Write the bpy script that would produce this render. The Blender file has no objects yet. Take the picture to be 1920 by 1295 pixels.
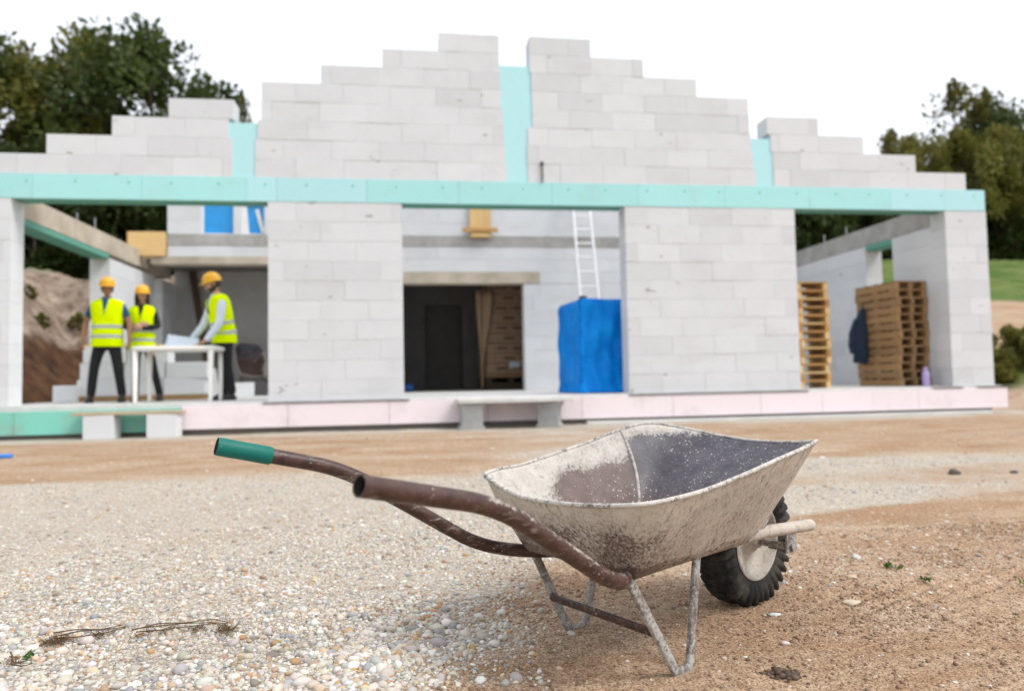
import bpy, bmesh, math, random
import numpy as np
from mathutils import Vector, Matrix
random.seed(7); rng = np.random.default_rng(11)
S = bpy.context.scene; COL = S.collection
PI = math.pi
SLAB = .417                       # height of the house floor

# ------------------------------------------------------------------ helpers
class MB:
    """collects shapes, then links them as ONE mesh object"""
    def __init__(s): s.v = []; s.f = []; s.m = []; s.t = []; s.sm = []
    def add(s, verts, faces, mi=0, tint=1., smooth=False):
        o = len(s.v); s.v += [tuple(p) for p in verts]
        for f in faces: s.f.append([i + o for i in f]); s.m.append(mi); s.t.append(tint); s.sm.append(smooth)
    def box(s, x0, x1, y0, y1, z0, z1, mi=0, tint=1., M=None):
        v = [(x0,y0,z0),(x1,y0,z0),(x1,y1,z0),(x0,y1,z0),(x0,y0,z1),(x1,y0,z1),(x1,y1,z1),(x0,y1,z1)]
        if M is not None: v = [M @ Vector(p) for p in v]
        s.add(v, [(3,2,1,0),(4,5,6,7),(0,1,5,4),(1,2,6,5),(2,3,7,6),(3,0,4,7)], mi, tint)
    def bar(s, a, b, w, h, up=(0,0,1), mi=0, tint=1.):
        a = Vector(a); b = Vector(b); d = (b-a); L = d.length; d.normalize()
        x = d.cross(Vector(up)); x = x.normalized() if x.length > 1e-4 else Vector((1,0,0)); z = x.cross(d)
        M = Matrix((( x.x,d.x,z.x,a.x),(x.y,d.y,z.y,a.y),(x.z,d.z,z.z,a.z),(0,0,0,1)))
        s.box(-w/2, w/2, 0, L, -h/2, h/2, mi, tint, M)
    def tube(s, pts, r, n=12, caps=True, mi=0, closed=False, sq=None, ref=None):
        pts = [Vector(p) for p in pts]; k = len(pts)
        rs = r if isinstance(r, (list, tuple)) else [r]*k
        rings = []; prev = Vector(ref) if ref else None
        for i, p in enumerate(pts):
            if closed: t = pts[(i+1) % k] - pts[i-1]
            else: t = pts[min(i+1, k-1)] - pts[max(i-1, 0)]
            t.normalize()
            if prev is None: prev = t.orthogonal()
            u = ref and Vector(ref) or prev
            u = (u - t*u.dot(t)).normalized(); w = t.cross(u); prev = u
            if sq: # rounded rectangle section sq=(a along u, b along w)
                ring = []
                for j in range(n):
                    a = 2*PI*(j+.5)/n; c, q = math.cos(a), math.sin(a)
                    e = .35
                    ring.append(p + u*sq[0]/2*math.copysign(abs(c)**e, c) + w*sq[1]/2*math.copysign(abs(q)**e, q))
            else: ring = [p + (u*math.cos(2*PI*j/n) + w*math.sin(2*PI*j/n))*rs[i] for j in range(n)]
            rings.append(ring)
        V = [q for R in rings for q in R]; F = []
        for i in range(k if closed else k-1):
            a = i*n; b = ((i+1) % k)*n
            for j in range(n): F.append((a+j, a+(j+1) % n, b+(j+1) % n, b+j))
        s.add(V, F, mi, 1., True)
        if caps and not closed:
            s.add(rings[0], [tuple(range(n))[::-1]], mi); s.add(rings[-1], [tuple(range(n))], mi)
    def lathe(s, prof, n=32, M=None, mi=0, mod=None, close=False):
        V = []; F = []; k = len(prof)
        for j in range(n):
            a = 2*PI*j/n
            for i, (r, z) in enumerate(prof):
                if mod: r, z = mod(i, j, r, z)
                p = Vector((r*math.cos(a), r*math.sin(a), z)); V.append(M @ p if M is not None else p)
        for j in range(n):
            a = j*k; b = ((j+1) % n)*k
            for i in range(k if close else k-1): F.append((a+i, b+i, b+(i+1) % k, a+(i+1) % k))
        s.add(V, F, mi, 1., True)
    def loft(s, rings, cap0=True, cap1=True, mi=0, smooth=True):
        n = len(rings[0]); V = [p for R in rings for p in R]; F = []
        for i in range(len(rings)-1):
            for j in range(n): F.append((i*n+j, i*n+(j+1) % n, (i+1)*n+(j+1) % n, (i+1)*n+j))
        if cap0: F.append(tuple(range(n))[::-1])
        if cap1: F.append(tuple((len(rings)-1)*n+j for j in range(n)))
        s.add(V, F, mi, 1., smooth)
    def mesh(s, name):
        me = bpy.data.meshes.new(name); me.from_pydata(s.v, [], s.f)
        me.polygons.foreach_set('material_index', s.m); me.polygons.foreach_set('use_smooth', s.sm)
        if s.t:
            at = me.attributes.new('tint', 'FLOAT', 'FACE'); at.data.foreach_set('value', s.t)
        me.update(); return me
    def build(s, name, mats, parent=None, bevel=0, loc=None):
        o = bpy.data.objects.new(name, s.mesh(name)); COL.objects.link(o)
        for m in (mats if isinstance(mats, (list, tuple)) else [mats]): o.data.materials.append(m)
        if parent: o.parent = parent
        if loc: o.location = loc
        if bevel:
            b = o.modifiers.new('Bevel', 'BEVEL'); b.width = bevel; b.segments = 2; b.limit_method = 'ANGLE'
        return o

def tag(o, label=None, cat=None, group=None, kind=None):
    if label: o['label'] = label
    if cat: o['category'] = cat
    if group: o['group'] = group
    if kind: o['kind'] = kind
    return o
def empty(name, loc=(0,0,0), rz=0, label=None, cat=None, group=None):
    o = bpy.data.objects.new(name, None); COL.objects.link(o); o.empty_display_size = .1
    o.location = loc; o.rotation_euler = (0, 0, rz); return tag(o, label, cat, group)
def kids(o): return [c for c in bpy.data.objects if c.parent == o]
def copy_tree(o, kd=None, parent=None):
    c = o.copy(); COL.objects.link(c)
    if parent: c.parent = parent
    for k in kids(o): copy_tree(k, None, c)
    return c
def box_obj(name, x0, x1, y0, y1, z0, z1, m, parent=None, bevel=0):
    b = MB(); b.box(x0, x1, y0, y1, z0, z1); return b.build(name, m, parent, bevel)

# ------------------------------------------------------------------ value noise (numpy) for terrain
def _h(ix, iy, s): 
    n = np.sin(ix*127.1 + iy*311.7 + s*74.7)*43758.5453
    return n - np.floor(n)
def vnoise(x, y, s=0):
    ix = np.floor(x); iy = np.floor(y); fx = x-ix; fy = y-iy
    fx = fx*fx*(3-2*fx); fy = fy*fy*(3-2*fy)
    return ((_h(ix,iy,s)*(1-fx)+_h(ix+1,iy,s)*fx)*(1-fy)+(_h(ix,iy+1,s)*(1-fx)+_h(ix+1,iy+1,s)*fx)*fy)*2-1
def fbm(x, y, o=4, s=0):
    r = 0; a = 1.
    for i in range(o): r = r + a*vnoise(x*2**i+i*3.1, y*2**i+i*7.7, s+i); a *= .5
    return r/1.9
def sstep(t): t = np.clip(t, 0, 1); return t*t*(3-2*t)

# ------------------------------------------------------------------ materials
class N:
    def __init__(s, name):
        s.mat = bpy.data.materials.new(name); s.mat.use_nodes = True; s.nt = s.mat.node_tree
        s.b = s.nt.nodes['Principled BSDF']; s.out = s.nt.nodes['Material Output']; s._c = None
    def n(s, t, **k):
        x = s.nt.nodes.new(t)
        for a, v in k.items(): setattr(x, a, v)
        return x
    def l(s, a, b): s.nt.links.new(a, b)
    def co(s):
        if s._c is None: s._c = s.n('ShaderNodeTexCoord')
        return s._c.outputs['Object']
    def mapped(s, scale, src=None):
        m = s.n('ShaderNodeMapping'); m.inputs['Scale'].default_value = scale; s.l(src or s.co(), m.inputs['Vector']); return m.outputs[0]
    def noise(s, sc, det=4, rough=.6, vec=None, dist=0):
        x = s.n('ShaderNodeTexNoise'); x.inputs['Scale'].default_value = sc; x.inputs['Detail'].default_value = det
        x.inputs['Roughness'].default_value = rough; x.inputs['Distortion'].default_value = dist
        s.l(vec or s.co(), x.inputs['Vector']); return x.outputs['Fac']
    def vor(s, sc, feat='F1', vec=None, out='Distance', rnd=1):
        x = s.n('ShaderNodeTexVoronoi', feature=feat); x.inputs['Scale'].default_value = sc; x.inputs['Randomness'].default_value = rnd
        s.l(vec or s.co(), x.inputs['Vector']); return x.outputs[out]
    def ramp(s, src, stops):
        r = s.n('ShaderNodeValToRGB'); e = r.color_ramp.elements
        while len(e) < len(stops): e.new(.5)
        for q, (p, c) in zip(e, stops): q.position = p; q.color = (c, c, c, 1) if isinstance(c, (int, float)) else (*c, 1)
        s.l(src, r.inputs[0]); return r.outputs[0]
    def mix(s, f, a, b, mode='MIX'):
        m = s.n('ShaderNodeMix', data_type='RGBA', blend_type=mode)
        for sock, v in ((m.inputs[0], f), (m.inputs[6], a), (m.inputs[7], b)):
            if isinstance(v, (int, float)): sock.default_value = v if sock == m.inputs[0] else (v, v, v, 1)
            elif isinstance(v, tuple): sock.default_value = (*v, 1)
            else: s.l(v, sock)
        return m.outputs[2]
    def math(s, op, a, b=0.):
        m = s.n('ShaderNodeMath', operation=op)
        for i, v in enumerate((a, b)):
            if isinstance(v, (int, float)): m.inputs[i].default_value = v
            else: s.l(v, m.inputs[i])
        return m.outputs[0]
    def attr(s, name, out='Fac'):
        a = s.n('ShaderNodeAttribute', attribute_name=name); return a.outputs[out]
    def bump(s, h, st=.3, d=.01):
        b = s.n('ShaderNodeBump'); b.inputs['Strength'].default_value = st; b.inputs['Distance'].default_value = d
        s.l(h, b.inputs['Height']); s.l(b.outputs[0], s.b.inputs['Normal'])
    def done(s, col, rough=.7, metal=0., spec=None):
        if isinstance(col, tuple): s.b.inputs['Base Color'].default_value = (*col, 1)
        else: s.l(col, s.b.inputs['Base Color'])
        if isinstance(rough, (int, float)): s.b.inputs['Roughness'].default_value = rough
        else: s.l(rough, s.b.inputs['Roughness'])
        s.b.inputs['Metallic'].default_value = metal
        if spec is not None: s.b.inputs['Specular IOR Level'].default_value = spec
        return s.mat
def simple(name, c, rough=.7, var=.12, sc=8, bump=0., bsc=60, metal=0., spec=None, big=True):
    m = N(name); d = tuple(x*(1-var) for x in c); e = tuple(min(1, x*(1+var)) for x in c)
    col = m.mix(m.ramp(m.noise(sc, 5), [(.3, 0.), (.7, 1.)]), d, e)
    if bump: m.bump(m.noise(bsc, 4), bump, .004)
    return m.done(col, rough, metal, spec)

MT = {}
def make_materials():
    # aerated concrete blocks: pale grey, each block a slightly different shade, smudges and chips
    m = N('aerated_concrete'); t = m.attr('tint')
    base = m.mix(m.noise(3, 5), (.595,.605,.617), (.675,.688,.702))
    col = m.mix(1., base, m.math('MULTIPLY', t, 1.), 'MULTIPLY')
    sm = m.ramp(m.noise(1.2, 6, .7, m.mapped((1, 1, 2.5))), [(.54, 0.), (.76, .34)])
    col = m.mix(sm, col, (.42,.41,.40))
    ch = m.ramp(m.noise(5, 3, .5, m.mapped((1, 1, 2.2))), [(.715, 0.), (.745, .75)])
    col = m.mix(ch, col, (.24,.225,.21)); m.bump(m.noise(180, 3), .25, .003)
    MT['aac'] = m.done(col, .92, spec=.2)
    # XPS boards
    def xps(name, a, b, dirt):
        m = N(name); t = m.attr('tint')
        col = m.mix(m.noise(1.6, 4), a, b); col = m.mix(1., col, t, 'MULTIPLY')
        col = m.mix(m.ramp(m.noise(2.2, 6, .7), [(.52, 0.), (.75, dirt)]), col, (.33,.27,.2)); m.bump(m.noise(90, 3), .12, .003)
        return m.done(col, .75, spec=.25)
    MT['teal'] = xps('teal_foam_board', (.355,.69,.68), (.40,.72,.715), .16)
    MT['shaded_soffit'] = xps('shade_darkened_soffit_board', (.09,.29,.225), (.13,.35,.28), .2)  # foam green darkened, the shade under the beams is in the colour
    MT['green'] = xps('weathered_green_foam_board', (.16,.55,.44), (.26,.62,.52), .75)
    MT['pink'] = xps('pink_foam_board', (.79,.685,.715), (.83,.755,.775), .30)
    MT['blue_teal'] = xps('blue_foam_board', (.41,.70,.73), (.45,.72,.755), .05)
    m = N('grey_concrete')
    col = m.mix(m.ramp(m.noise(2.5, 7, .65), [(.3, 0.), (.7, 1.)]), (.27,.26,.24), (.44,.43,.41))
    col = m.mix(m.ramp(m.noise(14, 4), [(.6, 0.), (.75, .5)]), col, (.17,.16,.14)); m.bump(m.noise(45, 5), .3, .006)
    MT['concrete'] = m.done(col, .9, spec=.2)
    m = N('tan_concrete')
    col = m.mix(m.ramp(m.noise(2.2, 7, .65), [(.3, 0.), (.7, 1.)]), (.36,.31,.24), (.56,.49,.40))
    m.bump(m.noise(40, 5), .3, .006); MT['tan_concrete'] = m.done(col, .9, spec=.2)
    MT['pale_concrete'] = simple('pale_concrete', (.56,.55,.53), .9, .12, 4, .2)
    MT['shaded_block'] = simple('grey_unlit_block', (.40,.39,.385), .9, .08, 4, .2)  # block colour lowered to carry the shade of the recess
    MT['block_grey'] = simple('weathered_grey_block', (.30,.30,.295), .9, .15, 5, .3)
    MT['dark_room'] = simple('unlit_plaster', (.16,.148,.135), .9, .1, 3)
    MT['rubber'] = simple('bitumen_strip', (.05,.05,.05), .8)
    MT['steel'] = simple('steel_bar', (.35,.35,.36), .4, .1, 20, metal=.8)
    def wood(name, a, b, sc=1.):
        m = N(name); g = m.noise(9*sc, 5, .6, m.mapped((1.2, 1.2, 9)), 1.2); t = m.attr('tint')
        col = m.mix(m.ramp(g, [(.3, 0.), (.7, 1.)]), a, b); col = m.mix(1., col, t, 'MULTIPLY'); m.bump(g, .2, .004)
        return m.done(col, .75, spec=.25)
    MT['wood_orange'] = wood('fresh_yellow_timber', (.42,.22,.07), (.58,.34,.13))
    MT['wood_brown'] = wood('weathered_brown_timber', (.21,.125,.06), (.37,.23,.115))
    MT['wood_brown2'] = wood('tan_timber', (.25,.145,.065), (.40,.25,.12))
    MT['wood_grey'] = wood('greyed_timber', (.36,.28,.19), (.50,.41,.30))
    MT['wood_dark'] = wood('dark_old_timber', (.05,.035,.025), (.11,.075,.05))
    MT['ply'] = wood('yellow_formwork_ply', (.62,.41,.17), (.74,.52,.25), .5)
    # tarpaulin
    m = N('blue_tarpaulin'); w = m.noise(3, 5, .6, None, .6)
    col = m.mix(m.ramp(w, [(.3, 0.), (.7, 1.)]), (.0,.16,.60), (.0,.27,.78)); m.bump(m.noise(11, 4, .6, None, 1.), .5, .02)
    MT['tarp'] = m.done(col, .5, spec=.14)
    MT['blue_film'] = simple('blue_window_film', (.015,.30,.72), .35, .15, 4)
    MT['white_paint'] = simple('white_lacquer', (.80,.80,.81), .4, .04, 6)
    MT['plastic_white'] = simple('white_garden_plastic', (.80,.79,.74), .4, .05, 6)
    MT['paper'] = simple('pale_plan_paper', (.62,.68,.78), .7, .05, 5)
    MT['denim'] = simple('navy_cloth', (.012,.028,.062), .9, .3, 14)
    MT['lilac'] = simple('lilac_plastic', (.42,.34,.62), .4, .05, 10)
    MT['blue_plastic'] = simple('blue_plastic', (.03,.18,.55), .4, .1, 10)
    # people
    m = N('hi_vis_fabric'); col = m.mix(m.noise(9, 4), (.70,.92,.0), (.80,1.,.0)); m.bump(m.noise(14, 4, .6, None, .8), .6, .02)
    MT['hivis'] = m.done(col, .9, spec=.05)
    MT['reflect'] = simple('silver_reflective_tape', (.42,.45,.47), .4, .06, 20)
    MT['helmet'] = simple('yellow_helmet_shell', (.83,.43,.012), .28, .03, 10)
    MT['skin_tan'] = simple('tanned_skin', (.33,.17,.10), .6, .1, 20, spec=.3)
    MT['skin_fair'] = simple('fair_skin', (.52,.30,.21), .6, .1, 20, spec=.3)
    MT['hair_dark'] = simple('dark_brown_hair', (.025,.015,.010), .6, .3, 60)
    MT['black_cloth'] = simple('black_trouser_cloth', (.010,.010,.011), .9, .3, 30, .2, 90)
    MT['blue_cloth'] = simple('blue_cotton', (.020,.075,.17), .9, .2, 30)
    MT['white_cloth'] = simple('white_shirt_cotton', (.66,.72,.82), .85, .05, 14, .3, 24)
    MT['leather'] = simple('dark_leather', (.018,.013,.010), .5, .3, 30)
    MT['eye'] = simple('dark_eye', (.02,.015,.012), .2, .05, 10)
    # barrow metals -----------------------------------------------------------
    def barrow(name, base, base2, cem, cem2, attr, bias, streak=(9, 9, 3)):
        m = N(name)
        big = m.noise(7, 8, .68); strk = m.noise(16, 6, .7, m.mapped(streak)); fine = m.noise(130, 4, .6)
        k = m.math('ADD', m.math('MULTIPLY', big, .42), m.math('MULTIPLY', strk, .42)); k = m.math('ADD', k, m.math('MULTIPLY', m.noise(44, 7, .75), .16))
        k = m.math('ADD', k, m.math('MULTIPLY', m.math('SUBTRACT', fine, .5), .36))
        k = m.math('ADD', k, bias)
        if attr: k = m.math('ADD', k, m.math('MULTIPLY', m.math('SUBTRACT', m.attr(attr), .5), .62))
        mask = m.ramp(k, [(.44, 0.), (.53, .72), (.68, 1.)])
        b_ = m.mix(m.ramp(m.noise(26, 5), [(.35, 0.), (.65, 1.)]), base, base2)
        if attr == 'cement' and 'tray' in name: b_ = m.mix(m.attr('front'), b_, m.mix(m.ramp(m.noise(9, 7, .75), [(.35, 0.), (.68, 1.)]), (.040,.035,.046), (.11,.10,.115)))
        c_ = m.mix(m.ramp(m.noise(18, 7, .75), [(.3, 0.), (.7, 1.)]), cem, cem2); c_ = m.mix(m.ramp(m.noise(50, 6, .75), [(.52, 0.), (.66, .55)]), c_, tuple(.42*q for q in cem))
        col = m.mix(mask, b_, c_)
        sp = m.math('MAXIMUM', m.ramp(m.vor(85), [(.12, 1.), (.20, 0.)]), m.ramp(m.vor(210), [(.13, .8), (.22, 0.)]))        # splashes of mortar
        sp = m.math('MULTIPLY', sp, m.ramp(m.noise(9, 4), [(.42, 0.), (.58, 1.)]))
        if 'tube' in name: sp = m.math('MULTIPLY', sp, m.ramp(m.noise(17, 5), [(.50, 0.), (.60, .8)]))
        col = m.mix(sp, col, cem2)
        if 'tube' in name: col = m.mix(m.ramp(m.noise(36, 8, .8, m.mapped((.5, 2, 2))), [(.54, 0.), (.66, .55)]), col, cem)
        if attr == 'crust':
            sc_ = m.noise(60, 3, .6, m.mapped((1.6, 1.6, .22)), .4); col = m.mix(m.math('MULTIPLY', m.ramp(sc_, [(.545, 0.), (.63, .85)]), m.ramp(m.noise(5, 4), [(.42, 0.), (.6, 1.)])), col, base2)
        rust = m.ramp(m.noise(33, 5, .7), [(.66, 0.), (.74, .7)])
        col = m.mix(rust, col, (.16,.075,.04))
        h = m.math('ADD', m.math('MULTIPLY', mask, .6), m.math('MULTIPLY', m.noise(95, 5, .7), .5)); m.bump(h, .55, .0022)
        return m.done(col, m.ramp(mask, [(0., .42), (1., .88)]), 0., .35)
    MT['tray_in'] = barrow('tray_inside_worn_steel', (.085,.052,.045), (.135,.085,.072), (.43,.39,.34), (.56,.53,.485), 'cement', -.02)
    MT['tray_out'] = barrow('tray_outside_mortar_crust', (.085,.055,.046), (.15,.11,.095), (.47,.415,.345), (.60,.545,.475), 'crust', .05, (14, 14, 2.5))
    MT['rim'] = barrow('tray_rim_crust', (.06,.05,.05), (.11,.085,.08), (.52,.48,.43), (.64,.60,.55), None, .05, (3, 3, 3))
    MT['tube_brown'] = barrow('brown_painted_tube', (.036,.017,.014), (.075,.036,.028), (.40,.34,.28), (.54,.48,.42), 'cement', -.04, (4, 4, 4))
    MT['leg'] = barrow('grey_painted_leg_bar', (.10,.075,.065), (.20,.17,.15), (.40,.40,.37), (.50,.50,.47), None, .0, (5, 5, 5))
    m = N('teal_rubber_grip'); col = m.mix(m.noise(25, 4), (.002,.10,.080), (.008,.155,.125))
    col = m.mix(m.ramp(m.noise(60, 4), [(.66, 0.), (.74, .5)]), col, (.10,.25,.22)); m.bump(m.noise(120, 3), .2, .002)
    MT['grip'] = m.done(col, .5, spec=.25)
    m = N('tyre_rubber'); col = m.mix(m.ramp(m.noise(14, 6, .7), [(.45, 0.), (.72, 1.)]), (.006,.006,.006), (.075,.062,.048))
    m.bump(m.noise(90, 4), .3, .002); MT['tyre'] = m.done(col, .75, spec=.35)
    MT['wheel_rim'] = barrow('wheel_disc_mortar', (.17,.15,.13), (.25,.22,.19), (.46,.42,.36), (.56,.51,.44), None, .07)
    m = N('pipe_inside'); MT['pipe_in'] = m.done((.03,.02,.018), .9)
    # ground ------------------------------------------------------------------
    m = N('building_site_ground'); z = m.n('ShaderNodeVertexColor', layer_name='zone'); sep = m.n('ShaderNodeSeparateColor'); m.l(z.outputs['Color'], sep.inputs[0])
    G, GR, BK = sep.outputs[0], sep.outputs[1], sep.outputs[2]
    n1 = m.noise(2.2, 6, .65); n2 = m.noise(38, 5, .7); n3 = m.noise(190, 4, .7)
    tr = m.noise(1.5, 7, .68, m.mapped((.50, 1.7, 1)), .8)            # wheel-track streaks running along the house
    dirt = m.mix(m.ramp(n1, [(.3, 0.), (.7, 1.)]), (.385,.232,.130), (.505,.352,.228))
    dirt = m.mix(m.ramp(tr, [(.40, 0.), (.62, .85)]), dirt, (.62,.50,.37))
    dirt = m.mix(m.ramp(n2, [(.36, .6), (.60, 0.)]), dirt, (.19,.11,.065))
    dirt = m.mix(m.ramp(n3, [(.40, .85), (.54, 0.)]), dirt, (.12,.065,.035))
    dirt = m.mix(m.ramp(n3, [(.60, 0.), (.70, .75)]), dirt, (.50,.41,.32))
    vc = m.vor(75, 'F1', None, 'Color'); vd = m.vor(75, 'F1'); ve = m.vor(75, 'DISTANCE_TO_EDGE')
    vs = m.n('ShaderNodeSeparateColor'); m.l(vc, vs.inputs[0])
    peb = m.ramp(vs.outputs[0], [(0., (.30,.26,.21)), (.25, (.52,.46,.38)), (.5, (.60,.56,.49)), (.72, (.40,.39,.37)), (.85, (.46,.30,.17)), (1., (.70,.68,.63))])
    peb = m.mix(m.ramp(ve, [(.0, .8), (.18, 0.)]), peb, (.15,.12,.09))
    fine = m.mix(n1, (.52,.44,.345), (.62,.55,.46)); fine = m.mix(m.ramp(n3, [(.38, .6), (.55, 0.)]), fine, (.2,.16,.12)); fine = m.mix(m.ramp(n3, [(.6, 0.), (.7, .7)]), fine, (.60,.56,.5))
    grav = m.mix(m.ramp(m.noise(4, 4), [(.35, .85), (.75, .45)]), fine, peb)
    gm = m.math('ADD', G, m.math('MULTIPLY', m.math('SUBTRACT', m.noise(7, 6, .7), .5), .7))
    gm = m.ramp(gm, [(.25, 0.), (.75, 1.)])
    col = m.mix(gm, dirt, grav)
    st = m.math('MULTIPLY', m.ramp(m.vor(46), [(.10, 1.), (.15, 0.)]), m.ramp(m.noise(6, 3), [(.45, 0.), (.6, .8)]))
    col = m.mix(m.math('MULTIPLY', st, m.math('SUBTRACT', 1., BK)), col, (.60,.57,.52))
    gras = m.mix(m.ramp(m.noise(1.1, 6, .7), [(.35, 0.), (.7, 1.)]), (.035,.075,.012), (.105,.165,.03))
    gras = m.mix(m.ramp(m.noise(.6, 7, .7), [(.46, 0.), (.66, .7)]), gras, (.20,.20,.075)); gras = m.mix(m.ramp(m.noise(2.7, 6, .7), [(.52, 0.), (.68, .6)]), gras, (.03,.06,.012))
    col = m.mix(GR, col, gras)
    h_ = m.n('ShaderNodeSeparateXYZ'); m.l(m.co(), h_.inputs[0])
    bank = m.mix(m.ramp(m.noise(2.6, 9, .78), [(.38, 0.), (.64, 1.)]), (.10,.068,.045), (.36,.285,.225))
    low = m.mix(m.ramp(m.noise(2., 7, .7), [(.35, 0.), (.7, 1.)]), (.025,.013,.008), (.13,.065,.032))
    hz = m.math('ADD', h_.outputs[2], m.math('MULTIPLY', m.noise(.9, 4), 1.1))
    bank = m.mix(m.ramp(m.math('MULTIPLY', hz, .2), [(.43, 0.), (.48, 1.)]), low, bank)
    col = m.mix(BK, col, bank)
    hh = m.math('ADD', m.math('MULTIPLY', m.math('MULTIPLY', gm, m.math('SUBTRACT', .6, vd)), 1.2), m.math('MULTIPLY', n2, .7))
    hh = m.math('ADD', hh, m.math('MULTIPLY', n3, .35)); m.bump(hh, 1., .006)
    MT['ground'] = m.done(col, .95, spec=.15)
    m = N('pebble_stone'); c = m.attr('col', 'Color'); c = m.mix(m.ramp(m.noise(130, 4, .6), [(.35, .25), (.65, 0.)]), c, (.3,.25,.2))
    MT['pebble'] = m.done(c, .7, spec=.3)
    MT['stone'] = simple('flat_field_stone', (.52,.44,.33), .85, .2, 30, .5, 80)
    MT['dark_stone'] = simple('dark_stone', (.10,.085,.075), .85, .2, 30, .5, 80)
    # plants ------------------------------------------------------------------
    def leaf(name, a, b):
        m = N(name); t = m.attr('tint'); col = m.mix(t, a, b); m.done(col, .55, spec=.3)
        tr = m.n('ShaderNodeBsdfTranslucent'); m.l(col, tr.inputs[0]); mx = m.n('ShaderNodeMixShader'); mx.inputs[0].default_value = .3
        m.l(m.b.outputs[0], mx.inputs[1]); m.l(tr.outputs[0], mx.inputs[2]); m.l(mx.outputs[0], m.out.inputs[0]); return m.mat
    MT['leaf_dark'] = leaf('dark_broad_leaves', (.024,.044,.011), (.085,.115,.022))
    MT['leaf_olive'] = leaf('olive_leaves', (.075,.085,.014), (.24,.225,.045))
    MT['leaf_weed'] = leaf('weed_leaves', (.022,.06,.008), (.09,.17,.02))
    MT['leaf_warm'] = leaf('late_summer_leaves', (.055,.058,.012), (.17,.15,.035))
    MT['bark'] = simple('bark', (.085,.065,.048), .9, .3, 14, .5, 40)
    m = N('dry_stem'); MT['stem'] = m.done(m.mix(m.noise(40, 4), (.045,.024,.010), (.17,.095,.03)), .8)
make_materials()
# ------------------------------------------------------------------ terrain
XB = [(-9,-.6),(.0,-.1),(1.25,.02),(1.48,.07),(1.74,.24),(2.17,.36),(2.55,.48),(2.75,1.2),(3.0,1.9),(3.3,2.9),(3.6,4.5),(4.2,9),(60,9)]
def gravel_mask(x, y):
    xb = np.interp(y, [p[0] for p in XB], [p[1] for p in XB])
    g = sstep((xb - x + .30*fbm(x*2.6, y*2.6, 5, 5))/.55 + .35)
    track = sstep((y - 4.7 - .35*fbm(x*.5, y*.5, 3, 9))/.8)*(1 - sstep((y-8.3)/.6))
    track *= np.clip(1 - .85*sstep(1 - abs(x-1.6)/1.6), 0, 1)
    far = sstep((y-2.2)/1.5); patch = sstep(fbm(x*.9, y*1.7, 5, 31)*1.5+.35)
    return np.clip(g*(1 - .82*track)*(1-.60*far*patch) + .10*sstep(fbm(x*1.7+9, y*1.7, 4, 41)*1.6-.2)*(y > 1.6), 0, 1)
def height(x, y):
    out = np.maximum(-6.7 - x, y - 17.6)
    bank = (3.75*sstep(out/4.2) + .05*np.maximum(out-4, 0).clip(0, 30))*sstep((y-10.2)/3.)*(x < 9.5)
    bank = bank + sstep(out/2)*.35*fbm(x*.9, y*.9, 6, 2)*1.5*(x < 9.5)*(y > 11)
    side = .306*np.clip(y-10.2, 0, 17.8)*sstep((x-9.)/2.4)
    h = np.maximum(bank, side)
    h = h + .022*sstep((y-5)/4)
    near = 1 - sstep((np.hypot(x, y) - 10)/8)
    h = h + near*(.010*fbm(x*1.6, y*1.6, 4, 1) + .0055*fbm(x*9, y*9, 4, 3)*(1-.3*gravel_mask(x, y)))
    for yc, am, w in ((5.1,.9,.12),(6.75,.8,.13),(7.6,.5,.10)):
        d = (y - yc - .10*x - .12*np.sin(x*.6+yc))/w; h = h - near*.022*am*(np.exp(-d*d) - .5*np.exp(-(np.abs(d)-1.9)**2*2))
    # tyre ridges pressed into the soft soil on the right
    rd = sstep(1 - abs((y-1.92) - .22*(x-1.5))/.16)*sstep((x-1.08)/.15)*(x < 3)
    h = h + rd*.009*np.sin((x*.55 - y)*95 + 2*fbm(x*3, y*3, 3, 8))*.8 - rd*.006
    return h
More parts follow.
